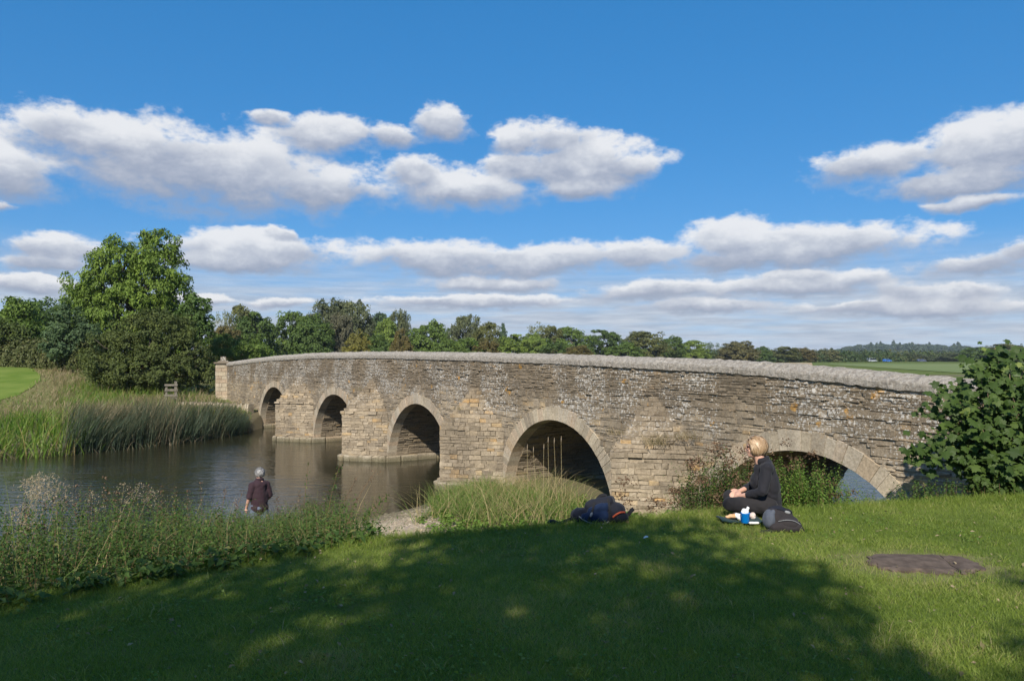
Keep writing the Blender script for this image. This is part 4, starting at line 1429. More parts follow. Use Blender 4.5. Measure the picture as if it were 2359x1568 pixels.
def build_lawn():
    rng = np.random.default_rng(50)
    Ps = []
    for (y0, y1, dens) in ((1.2, 2.6, 5000), (2.6, 4.6, 11000), (4.6, 6.5, 8500), (6.5, 12.5, 5600)):
        x1 = .95 * y1
        n = int(dens * (y1 - y0) * 2 * x1)
        P = np.stack([rng.uniform(-x1, x1, n), rng.uniform(y0, y1, n)], 1)
        t = P[:, 1] - lawn_edge(P[:, 0])
        P = P[(in_view(P, .06) | (in_view(P, .28) & (rng.random(len(P)) < .6))) & (t < .55 + .3 * vnoise(P[:, 0] * 3, P[:, 1] * 3, 6))]
        Ps.append(P)
    P = np.concatenate(Ps)
    ex, ey = (P[:, 0] - SLAB[0]) / (SLAB[2] + .0), (P[:, 1] - SLAB[1]) / (SLAB[3] + .0)
    d = np.maximum(np.abs(ex), np.abs(ey)) + .16 * vnoise(P[:, 0] * 9, P[:, 1] * 9, 17)
    r2 = np.hypot((P[:, 0] - SLAB[0]) / .74, (P[:, 1] - SLAB[1]) / .52) + .5 * vnoise(P[:, 0] * 5, P[:, 1] * 5, 12)
    keep = (d > 1) & ((r2 > 1.05) | (rng.random(len(P)) < .35))
    P = P[keep]
    n = len(P)
    t = P[:, 1] - lawn_edge(P[:, 0])
    z = height(P[:, 0], P[:, 1])
    patch = 1.2 * vnoise(P[:, 0] * .9, P[:, 1] * .9, 7) + .8 * vnoise(P[:, 0] * 3.1, P[:, 1] * 3.1, 8)
    H = rng.uniform(.022, .048, n) * (1 + .5 * patch) * (1 + 1.8 * smooth01((t + .5) / .8)) * (1 + .5 * (rng.random(n) < .04))
    a = rng.uniform(0, 2 * np.pi, n)
    lean = np.stack([np.cos(a), np.sin(a)], 1)
    rn = np.clip(.42 + .58 * patch + rng.normal(size=n) * .17 + .28 * (rng.random(n) < .05), 0, 1)
    V, F, at = blades(np.column_stack([P, z - .004]), H, rng.uniform(.0035, .006, n), lean, rng.uniform(.2, 1.1, n), rng, 1, rn)
    link("lawn_grass", mesh_np("lawn_grass", V, F, {'rnd': at}), M_GRASS, kind="stuff", label="short mown grass covering the picnic lawn", cat="grass")
    # longer tufts the mower missed
    Q = np.stack([rng.uniform(-5, 7.5, 120000), rng.uniform(2.6, 10.5, 120000)], 1)
    tq = vnoise(Q[:, 0] * 2.2, Q[:, 1] * 2.2, 25) + .7 * vnoise(Q[:, 0] * 7, Q[:, 1] * 7, 26)
    Q = Q[(Q[:, 1] < lawn_edge(Q[:, 0]) + .2) & (tq > .30) & (np.hypot((Q[:, 0] - SLAB[0]) / .55, (Q[:, 1] - SLAB[1]) / .4) > 1)]
    n = len(Q)
    a = rng.uniform(0, 6.28, n)
    V, F, at = blades(np.column_stack([Q, height(Q[:, 0], Q[:, 1])]), rng.uniform(.04, .10, n), rng.uniform(.004, .0075, n), np.stack([np.cos(a), np.sin(a)], 1), rng.uniform(.4, 1.5, n), rng, 2, np.clip(rng.normal(.5, .3, n), 0, 1))
    link("lawn_tufts", mesh_np("lawn_tufts", V, F, {'rnd': at}), M_GRASS, kind="stuff", label="longer coarse grass tufts left standing in the lawn", cat="grass")
    # clover and plantain leaves lying in patches
    Q = np.stack([rng.uniform(-5, 7, 26000), rng.uniform(3.0, 9.6, 26000)], 1)
    Q = Q[(Q[:, 1] < lawn_edge(Q[:, 0])) & (vnoise(Q[:, 0] * 1.6, Q[:, 1] * 1.6, 21) + .5 * vnoise(Q[:, 0] * 5, Q[:, 1] * 5, 22) > .22) & (np.hypot(Q[:, 0] - SLAB[0], Q[:, 1] - SLAB[1]) > .62)]
    zz = height(Q[:, 0], Q[:, 1]) + rng.uniform(.012, .045, len(Q))
    V, F, at = leaves(np.column_stack([Q, zz]), np.array([0, 0, 1.0]) + rng.normal(size=(len(Q), 3)) * .35, rng.uniform(.012, .034, len(Q)), .75, rng)
    link("clover", mesh_np("clover", V, F, {'rnd': at}), M_WEED, kind="stuff", label="clover leaves in patches among the mown grass", cat="clover")
    # fallen leaves scattered in the turf
    n = 900
    Q = np.stack([rng.uniform(-4, 6, n), rng.uniform(3.2, 9, n)], 1)
    Q = Q[Q[:, 1] < lawn_edge(Q[:, 0])]
    zz = height(Q[:, 0], Q[:, 1]) + rng.uniform(.02, .04, len(Q))
    V, F, at = leaves(np.column_stack([Q, zz]), np.array([0, 0, 1.0]) + rng.normal(size=(len(Q), 3)) * .4, rng.uniform(.015, .045, len(Q)), .6, rng)
    link("fallen_leaves", mesh_np("fallen_leaves", V, F, {'rnd': at}), M_DRY, kind="stuff", label="small dry leaves scattered over the lawn", cat="leaves")


build_lawn()


def plants(P, H, rng, node=.065, leaf=(.045, .085), droop=.5, top=.45, stem_w=.006, rnd_shift=0.0, lean=.18, asp=.5):
    """upright stemmed plants with opposite leaves (nettles and the like) -> (stem arrays, leaf arrays)"""
    n = len(P)
    a = rng.uniform(0, 2 * np.pi, n)
    ld = np.stack([np.cos(a), np.sin(a)], 1)
    bend = rng.uniform(0, lean, n) * 2
    SV, SF, SA = blades(P, H, stem_w, ld, bend, rng, 3)
    cnt = np.maximum(3, (H / node).astype(int))
    k = np.repeat(np.arange(n), cnt)
    j = np.concatenate([np.arange(c) for c in cnt])
    s = .12 + .88 * (j + rng.random(len(j)) * .5) / cnt[k]
    s = np.minimum(s, 1)
    base = np.stack([P[k, 0] + ld[k, 0] * bend[k] * H[k] * (.35 * s + .65 * s * s), P[k, 1] + ld[k, 1] * bend[k] * H[k] * (.35 * s + .65 * s * s),
                     P[k, 2] + H[k] * (s - .3 * np.minimum(bend[k], 1.4) * s ** 2.5)], 1)
    L = rng.uniform(leaf[0], leaf[1], len(k)) * (1 - top * s) * np.where(s > .9, .7, 1)
    Vs, Fs, As, off = [], [], [], 0
    az = a[k] + j * (np.pi / 2) + rng.normal(size=len(k)) * .4
    tint = rng.normal(size=n) * .13
    for sg in (0, np.pi):
        dirh = np.stack([np.cos(az + sg), np.sin(az + sg), np.full(len(k), 0.0)], 1)
        dz = rng.uniform(-droop, .35, len(k))
        ax = unit(dirh + np.array([0, 0, 1.0]) * dz[:, None])
        nrm = np.array([0, 0, 1.0]) + dirh * .35 + rng.normal(size=(len(k), 3)) * .28
        c = base + ax * (L * .55)[:, None]
        V, F, A_ = leaves(c, nrm, L, asp, rng, .2, np.clip(.45 + rnd_shift + tint[k] + rng.normal(size=len(k)) * .16 + .12 * s, 0, 1), axis=ax)
        Vs.append(V); Fs.append(F + off); As.append(A_); off += len(V)
    return (SV, SF, SA), (np.concatenate(Vs), np.concatenate(Fs), np.concatenate(As))


def scatter(n, x0, x1, y0, y1, ok, rng):
    P = np.stack([rng.uniform(x0, x1, n), rng.uniform(y0, y1, n)], 1)
    P = P[ok(P)]
    return np.column_stack([P, height(P[:, 0], P[:, 1])])


def two_part(name, label, cat, st, lf, m_leaf, m_stem=None):
    """one mass of undergrowth: leaves and stems as two stuff parts"""
    A = Acc().add(*lf)
    o = link(name, A.mesh(name), m_leaf, kind="stuff", label=label, cat=cat)
    if st is not None:
        A = Acc().add(*st)
        link("stems", A.mesh("stems"), m_stem or M_STEM, o, kind="stuff")
    return o


def cap_view(P, H, ylim):
    """shorten plants so that their tops do not climb past a sight line measured in the photo"""
    x = CXP + FPX * P[:, 0] / P[:, 1]
    y = np.interp(x, [q[0] for q in ylim], [q[1] for q in ylim])
    lim = EYE - (y - HYP) / FPX * P[:, 1] - P[:, 2]
    return np.minimum(H, lim)


def build_bank():
    rng = np.random.default_rng(60)
    # nettle bed on the left bank
    ok = lambda P: (P[:, 1] > lawn_edge(P[:, 0]) + .05) & (P[:, 0] > shore_x(P[:, 1]) + .15) & (np.abs(P[:, 0] / P[:, 1]) < .75) & \
        (P[:, 0] < np.interp(P[:, 1], [6, 8, 11, 13.5, 16, 17], [-1.6, -1.5, -1.95, -2.5, -3.9, -5.2])) & ~((np.hypot(P[:, 0] + 5.23, P[:, 1] - 16.1) < .45))
    P = scatter(9500, -13, -1.5, 4.0, 17.0, ok, rng)
    t = P[:, 1] - lawn_edge(P[:, 0])
    H = rng.uniform(1.05, 2.0, len(P)) * (.16 + .84 * smooth01(t / 1.6)) * (1 + .25 * vnoise(P[:, 0] * .8, P[:, 1] * .8, 3))
    H = cap_view(P, H, [(-300, 1080), (0, 1088), (120, 1112), (250, 1100), (400, 1108), (500, 1138), (555, 1166), (640, 1168), (720, 1128), (800, 1118), (860, 1155), (900, 1195)])
    k = H > .12
    P, H = P[k], H[k]
    H *= np.where(np.abs(P[:, 0] / P[:, 1] + .325) < .04, rng.uniform(.9, 1.0, len(H)), rng.uniform(.62, 1.03, len(H)))
    st, lf = plants(P, H, rng, .052, (.045, .085), .55, .5, .006, lean=.3)
    two_part("nettle_bed", "dense dark green nettle bed along the near bank", "nettles", st, lf, M_NETTLE)
    # grass and straw threaded through the bed
    k2 = rng.random(len(P)) < .5
    a = rng.uniform(0, 6.28, k2.sum())
    V, F, at = blades(P[k2] + rng.normal(size=(k2.sum(), 3)) * np.array([.1, .1, 0]), H[k2] * rng.uniform(.8, 1.2, k2.sum()), rng.uniform(.005, .011, k2.sum()), np.stack([np.cos(a), np.sin(a)], 1), rng.uniform(.1, .9, k2.sum()), rng, 4, np.clip(rng.normal(.42, .3, k2.sum()), 0, 1))
    link("bank_grass", mesh_np("bank_grass", V, F, {'rnd': at}), M_ROUGH, kind="stuff", label="green and straw grass blades threaded through the nettle bed", cat="grass")
    # low broad leaves at the lawn's edge
    P = scatter(2600, -6, -1.3, 4.5, 9.5, lambda P: (np.abs(P[:, 1] - lawn_edge(P[:, 0]) - .25) < .42), rng)
    H = rng.uniform(.08, .24, len(P))
    st, lf = plants(P, H, rng, .05, (.07, .12), .4, .3, .004, asp=.62)
    two_part("edge_weeds", "low broad-leaved weeds where the lawn meets the nettles", "weeds", st, lf, M_NETTLE)
    # spires standing above the bed, each a plant of its own
    spires = [(178, 1108, 8.6), (205, 1118, 9.2), (243, 1096, 9.6), (268, 1128, 9.0), (300, 1122, 10.0), (342, 1112, 10.5), (372, 1118, 10.8), (402, 1120, 11.0), (432, 1128, 11.5), (462, 1110, 11.6),
              (128, 1132, 8.2), (150, 1140, 8.4), (98, 1150, 7.8), (60, 1158, 7.6), (505, 1150, 12.0), (545, 1148, 12.4), (640, 1136, 13.2), (690, 1128, 13.2)]
    spires.sort()
    ORD = 'first second third fourth fifth sixth seventh eighth ninth tenth eleventh twelfth thirteenth fourteenth fifteenth sixteenth seventeenth eighteenth'.split()
    for i, (x, y, Y) in enumerate(spires):
        X, _, zt = px(x, y, Y)
        zb = float(height(X, Y))
        h = zt - zb
        tt = thing("nettle_spire", (X, Y, zb), ORD[i] + " tall seeding nettle stem from the left edge, above the nettle bed", "nettle", "tall nettle stems along the bank")
        r2 = np.random.default_rng(600 + i)
        st, lf = plants(np.array([[0, 0, 0.0]] * 3) + np.array([[0, 0, 0], [.05, .03, 0], [-.05, .04, 0]]), np.array([h, h * .9, h * .82]), r2, .06, (.05, .085), .6, .6, .007, asp=.45, lean=.08)
        link("leaves", Acc().add(*lf).mesh("leaves"), M_NETTLE, tt)
        link("stem", Acc().add(*st).mesh("stem"), M_STEM, tt)
        n = 60
        s = r2.uniform(.7, 1.0, n)
        Q = np.stack([r2.normal(size=n) * .02, r2.normal(size=n) * .02, s * h], 1)
        link("seed_tassels", Acc().add(*leaves(Q, r2.normal(size=(n, 3)), r2.uniform(.015, .035, n), .6, r2)).mesh("seed_tassels"), M_SEED, tt, kind="stuff")
    # arching stems with seeds leaning over the water beside the man
    arcs = [((690, 1185), (712, 1055), 11.2, .35, "thin leafless stem rising straight beside the man in front of the pier reflection"),
            ((742, 1190), (783, 1068), 10.8, .8, "leaning willowherb stem right of the man, reaching the middle pier's foot"),
            ((765, 1195), (868, 1080), 10.6, 1.0, "longest arching seeded stem, bending right over the water"),
            ((735, 1200), (825, 1095), 11.4, .8, "arching seeded stem left of the longest one over the water"),
            ((790, 1215), (890, 1140), 10.4, 1.0, "low arching stem with drooping leaves at the right end of the nettle bed"),
            ((520, 1185), (560, 1128), 12.0, .9, "curling reddish dock stem left of the man"),
            ((505, 1190), (520, 1120), 12.0, .6, "short reddish dock stem beside the curling one")]
    for i, (b, tp, Y, k, lab) in enumerate(arcs):
        r2 = np.random.default_rng(640 + i)
        p0, p1 = np.array(px(*b, Y)), np.array(px(*tp, Y + .3))
        p0[2] = min(p0[2], float(height(p0[0], p0[1])) + .1)
        tt = thing("arching_weed", tuple(p0), lab, "weed", "seeded stems leaning over the water")
        q = np.linspace(0, 1, 9)[:, None]
        d = p1 - p0
        pts = d * q + np.array([-.12, 0, .25]) * np.sin(q * np.pi) * k * .5
        link("stem", Acc().add(*tube(pts, np.linspace(.006, .0025, 9), 5)).mesh("stem"), M_STEM, tt)
        n = 90 if i not in (0,) else 26
        s = r2.uniform(.25, 1, n)
        Q = np.stack([np.interp(s, q[:, 0], pts[:, c]) for c in range(3)], 1) + r2.normal(size=(n, 3)) * .022
        dark = i in (2, 3, 5, 6)
        link("seed_heads" if dark else "leaves", Acc().add(*leaves(Q, r2.normal(size=(n, 3)) + np.array([0, 0, .5]), r2.uniform(.03, .065, n) * (.6 if dark else 1), .45, r2, axis=r2.normal(size=(n, 3)) * .6 + np.array([0, 0, -1.0]))).mesh("leaves"), M_SEED if dark else M_NETTLE, tt, kind="stuff")
    # plumed reed grass at the left edge
    for i, (x, y, Y, n, lab) in enumerate([(62, 1072, 8.6, 5, "tall feathery reed-grass plume standing highest at the left edge"), (104, 1090, 8.9, 6, "feathery pale reed-grass plume just right of the highest plume"),
                                           (24, 1128, 7.9, 4, "lower feathery reed-grass plume at the very left edge"), (250, 1120, 9.4, 2, "small drooping grass plume over the nettle bed left of centre"), (292, 1100, 9.8, 2, "narrow grass plume between the tall nettle stems")]):
        r2 = np.random.default_rng(680 + i)
        X, _, zt = px(x, y, Y)
        zb = float(height(X, Y))
        h = zt - zb
        tt = thing("plume_grass", (X, Y, zb), lab, "reed grass", "feathery reed-grass plumes")
        A, B_ = Acc(), Acc()
        for j in range(n):
            top = np.array([r2.normal() * .10 + .05, r2.normal() * .08, h * r2.uniform(.86, 1.0)])
            q = np.linspace(0, 1, 7)[:, None]
            root = np.array([r2.normal() * .07 - .08, r2.normal() * .07, 0])
            pts = root + (top - root) * q + np.array([-.06, 0, 0]) * np.sin(q * np.pi)
            A.add(*tube(pts, np.linspace(.004, .0015, 7), 4))
            m_ = 130
            s = r2.uniform(0, 1, m_)
            sp = np.sin(s * np.pi) ** .7 * .085
            Q = top + np.stack([r2.normal(size=m_) * sp + .05 * (1 - s), r2.normal(size=m_) * sp, -(1 - s) * .26 + .02], 1)
            B_.add(*leaves(Q, r2.normal(size=(m_, 3)), r2.uniform(.012, .032, m_), .3, r2, axis=np.array([.6, 0, 1.0]) + r2.normal(size=(m_, 3)) * .5))
        link("stalks", A.mesh("stalks"), M_DRYSTALK, tt)
        link("plume", B_.mesh("plume"), M_PLUME, tt)
        P = np.stack([r2.normal(size=26) * .12, r2.normal(size=26) * .12, np.zeros(26)], 1)
        a = r2.uniform(0, 6.28, 26)
        link("leaf_blades", Acc().add(*blades(P, r2.uniform(.35, .8, 26) * h, .014, np.stack([np.cos(a), np.sin(a)], 1), r2.uniform(.2, .8, 26), r2, 4)).mesh("leaf_blades"), M_IRIS, tt)
    # bank below the lawn, in front of the fourth arch: rough grass and low weeds
    up = lambda P: to_up(P[:, 0], P[:, 1])
    ok = lambda P: (P[:, 1] > lawn_edge(P[:, 0]) + 2.2) & (P[:, 0] > shore_x(P[:, 1]) + .1) & (up(P)[1] > .35) & (P[:, 0] > np.interp(P[:, 1], [8, 13, 16, 19, 24], [-.6, -1.2, -1.7, -2.1, -2.0]) + .9 * vnoise(P[:, 0] * 2.3, P[:, 1] * 1.2, 19))
    P = scatter(6500, -4, 8, 12, 24, ok, rng)
    H = rng.uniform(.08, .26, len(P))
    st, lf = plants(P, H, rng, .05, (.06, .13), .35, .2, .004, .1, asp=.65)
    two_part("bank_weeds", "bright green low leafy weeds on the sunlit bank below the lawn", "weeds", st, lf, M_WEED)
    ok2 = lambda P: ok(P) & (P[:, 0] < np.interp(P[:, 1], [10, 17, 22], [1.6, 2.2, 3.2])) & (P[:, 1] > 16.9 + 1.2 * vnoise(P[:, 0] * 1.3, P[:, 0] * 0, 3))
    P = scatter(9000, -3, 4, 14, 24, ok2, rng)
    v = vnoise(P[:, 0] * .9, P[:, 1] * .9, 33)
    H = rng.uniform(.40, 1.0, len(P)) * (1 + .8 * v)
    H = cap_view(P, H * 1.1, [(900, 1120), (960, 1098), (1060, 1098), (1130, 1075), (1180, 1090), (1230, 1070), (1270, 1055), (1330, 1090), (1360, 1130), (1440, 1160)])
    k = H > .05
    P, H, v = P[k], H[k], v[k]
    a = rng.uniform(0, 6.28, len(P))
    V, F, at = blades(P, H, rng.uniform(.006, .013, len(P)), np.stack([np.cos(a), np.sin(a)], 1), rng.uniform(.3, 1.3, len(P)), rng, 4, np.clip(.38 + .9 * v + rng.normal(size=len(P)) * .28, 0, 1))
    link("rough_grass", mesh_np("rough_grass", V, F, {'rnd': at}), M_ROUGH, kind="stuff", label="tall rough green and straw grass in front of the fourth arch", cat="grass")
    # a few standing seed stalks in front of the dark arch
    for i, (x, y, Y) in enumerate([(1228, 1040, 18.6), (1262, 1018, 18.6), (1276, 1020, 18.7), (1292, 1016, 18.6), (1214, 1035, 18.5), (1252, 1034, 18.5)]):
        X, _, zt = px(x, y, Y)
        zb = float(height(X, Y))
        tt = thing("grass_stalk", (X, Y, zb), ["third", "fifth", "sixth", "last", "first", "fourth"][i] + " thin dry grass stalk from the left against the dark fourth arch", "grass stalk", "dry grass stalks before the fourth arch")
        ln = rng.normal() * .12
        link("stalk", Acc().add(*tube([(ln, 0, 0), (ln * .4, 0, (zt - zb) * .5), (0, 0, zt - zb)], [.006, .005, .003], 5)).mesh("stalk"), M_DRYSTALK, tt)
        link("seed_head", Acc().add(*tube([(0, 0, (zt - zb) - .02), (.003, 0, (zt - zb) + .05), (.006, 0, (zt - zb) + .13)], [.004, .010, .004], 6)).mesh("seed_head"), M_PLUME, tt)


def pebbles():
    rng = np.random.default_rng(95)
    iv, iF = ico(1)
    Y = rng.uniform(12, 20, 5000)
    gx = np.interp(Y, [7.4, 10, 13, 16, 19], [-1.2, -1.6, -2.1, -2.75, -2.6])
    X = gx + rng.normal(size=5000) * np.interp(Y, [7, 12, 17], [.3, .5, 1.0])
    k = (X > shore_x(Y) - .3)
    X, Y = X[k], Y[k]
    r = np.exp(rng.normal(size=len(X)) * .45) * .018
    Z = height(X, Y)
    V = iv[None] * (r[:, None] * np.stack([rng.uniform(.8, 1.5, len(X)), rng.uniform(.8, 1.3, len(X)), rng.uniform(.4, .8, len(X))], 1))[:, None] * rng.uniform(.85, 1.15, (len(X), len(iv), 1)) + np.stack([X, Y, Z], 1)[:, None]
    F = (iF[None] + (np.arange(len(X)) * len(iv))[:, None, None]).reshape(-1, 3)
    link("pebbles", mesh_np("pebbles", V.reshape(-1, 3), F, {'rnd': np.repeat(rng.random(len(X)), len(iv))}), M_VOUS, kind="stuff", label="loose pebbles on the trodden ramp down to the water", cat="pebbles")


pebbles()
M_DRYSTALK = mat_plain("straw_stalk", (0.30, 0.24, 0.12), (0.40, 0.33, 0.19), 20.0, .8, .1, .1)
M_PLUME = mat_leaf("straw_plume", [(0.0, (0.30, 0.22, 0.15)), (1.0, (0.55, 0.45, 0.33))], .3, .9)
build_bank()


# ------------------------------------------------------------------ shrubs and weeds behind the picnickers
def weed_shrub(name, x0, x1, ytop, Y, n, seed, label, leafmat, seeds=0.0, leaf=(.035, .07), cat="shrub", node=.045, asp=.42, dens_h=(.6, 1.0)):
    rng = np.random.default_rng(seed)
    xa, xb = (x0 - CXP) / FPX * Y, (x1 - CXP) / FPX * Y
    xc = (xa + xb) / 2
    zb = float(height(xc, Y))
    t = thing(name, (xc, Y, zb), label, cat)
    X = rng.uniform(xa, xb, n)
    Yy = Y + rng.normal(size=n) * .28
    Z = height(X, Yy)
    zt = EYE - (np.interp((CXP + FPX * X / Yy), np.linspace(x0, x1, len(ytop)), ytop) - HYP) / FPX * Yy
    H = np.maximum(.15, (zt - Z) * rng.uniform(*dens_h, n))
    P = np.stack([X - xc, Yy - Y, Z - zb], 1)
    st, lf = plants(P, H, rng, node, leaf, .45, .35, .006, lean=.16, asp=asp)
    link("leaves", Acc().add(*lf).mesh("leaves"), leafmat, t)
    link("stems", Acc().add(*st).mesh("stems"), M_STEM, t)
    if seeds:
        m = int(n * seeds)
        k = rng.choice(n, m, replace=False)
        A = Acc()
        for i in k:
            c = P[i] + np.array([rng.normal() * .05, rng.normal() * .05, H[i] * rng.uniform(.72, 1.06)])
            q = 46
            A.add(*leaves(c + rng.normal(size=(q, 3)) * np.array([.05, .05, .03]), rng.normal(size=(q, 3)), rng.uniform(.018, .045, q), .6, rng))
        link("seed_heads", A.mesh("seed_heads"), M_SEED, t, kind="stuff")
    return t


weed_shrub("bramble_shrub", 1562, 1735, [1110, 1045, 1020, 1030, 1008, 1030, 1050], 10.6, 330, 71, "tangled shrub with brown seed heads in front of the pier, left of the seated person", M_NETTLE, .26, (.04, .075))
weed_shrub("hogweed_shrub", 1690, 1800, [1030, 1010, 1005, 1020, 1040], 11.2, 60, 72, "tall hogweed with brown heads directly behind the seated person", M_NETTLE, .35, (.04, .07))
weed_shrub("willowherb_shrub", 1785, 1965, [1040, 1028, 1040, 1030, 1060, 1085, 1105], 10.9, 300, 73, "leafy green willowherb thicket below the near arch, right of the seated person", M_WEED, .05, (.045, .085), dens_h=(.6, 1.0))
weed_shrub("nettle_shrub", 1960, 2130, [1120, 1118, 1122, 1118, 1095, 1085], 10.4, 150, 74, "low nettle clump at the near arch's right foot", M_NETTLE, 0, (.05, .09), dens_h=(.5, 1.0))
weed_shrub("nettle_shrub", 2120, 2370, [1080, 1090, 1088, 1095, 1090, 1100], 10.3, 170, 75, "nettle clump under the maple at the right edge", M_NETTLE, 0, (.05, .09), dens_h=(.5, 1.0))
weed_shrub("dock_plant", 1478, 1508, [1100, 1085, 1100], 10.2, 4, 76, "tall rusty dried dock standing between rucksack and bramble shrub", M_DRY, 1.0, (.02, .05), cat="plant")
weed_shrub("dock_plant", 1425, 1465, [1130, 1105, 1125], 9.9, 6, 77, "short rusty dried dock right behind the blue rucksack", M_DRY, 1.0, (.02, .05), cat="plant")
weed_shrub("burdock_plant", 1520, 1600, [1165, 1160, 1168], 9.6, 16, 78, "low big-leaved green plant between dried dock and bramble shrub", M_WEED, 0, (.12, .2), cat="plant", asp=.8)
weed_shrub("burdock_plant", 1432, 1500, [1168, 1160, 1170], 9.4, 14, 79, "low big-leaved green plant at the blue rucksack's right end", M_WEED, 0, (.10, .16), cat="plant", asp=.8)


# dry tufts growing on the cutwater roof and wall
def tufts():
    rng = np.random.default_rng(81)
    for i, (u, p, z, n, h, lab) in enumerate([(5.4, .75, 2.28, 60, .28, "reddish dry grass tuft on the nearest cutwater's sloping top"), (6.6, .55, 2.15, 110, .40, "big straw-coloured weed tuft on the nearest cutwater beside the bramble"),
                                              (7.1, .25, 2.3, 70, .30, "straw tuft where the nearest cutwater meets the wall"), (-10.3, .5, 2.75, 50, .25, "grass tuft on top of the second cutwater from the far end"),
                                              (-1.9, .75, 2.45, 45, .22, "dry tuft on the cutwater left of the fourth arch")]):
        c = BW(u, p, z)
        t = thing("grass_tuft", tuple(c), lab, "grass tuft", "tufts growing on the bridge")
        P = rng.normal(size=(n, 3)) * np.array([.14, .14, .0])
        P[:, 2] -= .05
        a = rng.uniform(0, 6.28, n)
        link("blades", Acc().add(*blades(P, rng.uniform(.5, 1, n) * h, .010, np.stack([np.cos(a), np.sin(a)], 1), rng.uniform(.3, 1.4, n), rng, 3)).mesh("blades"), M_DRY, t, kind="stuff")


tufts()


# ------------------------------------------------------------------ far bank: reeds, flags, dry grass
def far_bank():
    rng = np.random.default_rng(90)
    vx = lambda P: CXP + FPX * P[:, 0] / P[:, 1]

    # reed bed
    def ok(P):
        s = P[:, 1] - far_shore(P[:, 0])
        return (s > -1.2) & (s < 4.2) & (vx(P) > 140) & (vx(P) < 575)
    P = scatter(30000, -24, -12, 28, 46, ok, rng)
    P[:, 2] = np.maximum(P[:, 2], -.05)
    n = len(P)
    vn = vnoise(P[:, 0] * .7, P[:, 1] * .7, 40)
    H = rng.uniform(1.1, 2.4, n) * (1 + .6 * vn)
    H = cap_view(P, H * 1.15, [(100, 895), (200, 905), (350, 895), (430, 905), (500, 908), (545, 925), (575, 965)]) * rng.uniform(.7, 1.0, n)
    k = H > .2
    P, H, vn = P[k], H[k], vn[k]
    n = len(P)
    vl = vnoise(P[:, 0] * .5, P[:, 1] * .5, 47)
    lean = np.stack([.6 + 1.4 * vl + rng.normal(size=n) * .45, rng.normal(size=n) * .5], 1)
    s = P[:, 1] - far_shore(P[:, 0])
    V, F, at = blades(P, H, rng.uniform(.020, .042, n), lean, rng.uniform(.1, .55, n) + .8 * np.clip(vl, 0, 1), rng, 4, np.clip(.30 + .9 * vn + rng.normal(size=n) * .26 + .07 * s, 0, 1))
    link("reed_bed", mesh_np("reed_bed", V, F, {'rnd': at}), M_REED, kind="stuff", label="blue-green and brown reeds leaning over the water on the far bank", cat="reeds")

    # bent and broken reeds trailing in the water edge
    P = scatter(5000, -26, -13, 27, 44, lambda P: (np.abs(P[:, 1] - far_shore(P[:, 0]) + .8) < 1.0) & (vx(P) < 580), rng)
    P[:, 2] = 0.0
    n = len(P)
    a = rng.uniform(0, 6.28, n)
    V, F, at = blades(P, rng.uniform(.25, .8, n), .02, np.stack([np.cos(a), np.sin(a) - .6], 1), rng.uniform(.8, 2.4, n), rng, 3, np.clip(rng.normal(.75, .2, n), 0, 1))
    link("broken_reeds", mesh_np("broken_reeds", V, F, {'rnd': at}), M_REED, kind="stuff", label="bent pale reed stems trailing at the far waterline", cat="reeds")

    # yellow-flag leaves at the left
    P = scatter(9000, -32, -16, 22, 40, lambda P: (P[:, 1] - far_shore(P[:, 0]) > -1.5) & (P[:, 1] - far_shore(P[:, 0]) < 5) & (vx(P) < 200 + rng.normal(size=len(P)) * 25), rng)
    P[:, 2] = np.maximum(P[:, 2], -.05)
    n = len(P)
    H = rng.uniform(.9, 1.7, n)
    H = cap_view(P, H * 1.2, [(-200, 900), (60, 905), (120, 915), (200, 930)])
    k = H > .2
    P, H = P[k], H[k]
    n = len(P)
    a = rng.uniform(0, 6.28, n)
    V, F, at = blades(P, H * rng.uniform(.55, 1, n), rng.uniform(.03, .06, n), np.stack([np.cos(a) + .3, np.sin(a)], 1), rng.uniform(.1, 1.1, n), rng, 4)
    link("flag_leaves", mesh_np("flag_leaves", V, F, {'rnd': at}), M_IRIS, kind="stuff", label="bright green sword-leaved water plants at the left of the far bank", cat="water plants")

    # dry grass and low green herbs behind
    fe = lambda P: np.interp(P[:, 1], [46.5, 49, 52, 55, 58, 62, 66], [-20, 40, 75, 92, 92, 70, 10])
    P = scatter(60000, -50, -12, 34, 72, lambda P: ((P[:, 1] < 46) | (vx(P) > fe(P) + rng.normal(size=len(P)) * 7)) & (P[:, 1] - far_shore(P[:, 0]) > 3.2) & (P[:, 1] < np.interp(vx(P), [-100, 60, 110, 150, 250, 560], [64, 64, 64, 62, 58, 52])) & (vx(P) > -60) & (vx(P) < 560) & (to_up(P[:, 0], P[:, 1])[1] > .8), rng)
    n = len(P)
    vn = vnoise(P[:, 0] * .35, P[:, 1] * .35, 44)
    H = rng.uniform(.25, .75, n) * (1 + .6 * vn) * np.where((vx(P) < 120) & (P[:, 1] > 43), .45, 1)
    a = rng.uniform(0, 6.28, n)
    g = vn + .15 * rng.normal(size=n) > .06
    for sel, nm, mt, lab in ((~g, "dry_grass", M_DRY, "straw-coloured long grass between the reeds and the hawthorn"), (g, "bank_herbs", M_IRIS, "patches of fresh green herbs on the far bank behind the reeds")):
        V, F, at = blades(P[sel], H[sel], rng.uniform(.02, .04, sel.sum()), np.stack([np.cos(a[sel]) + .4, np.sin(a[sel])], 1), rng.uniform(.2, 1.1, sel.sum()), rng, 3)
        link(nm, mesh_np(nm, V, F, {'rnd': at}), mt, kind="stuff", label=lab, cat="grass")
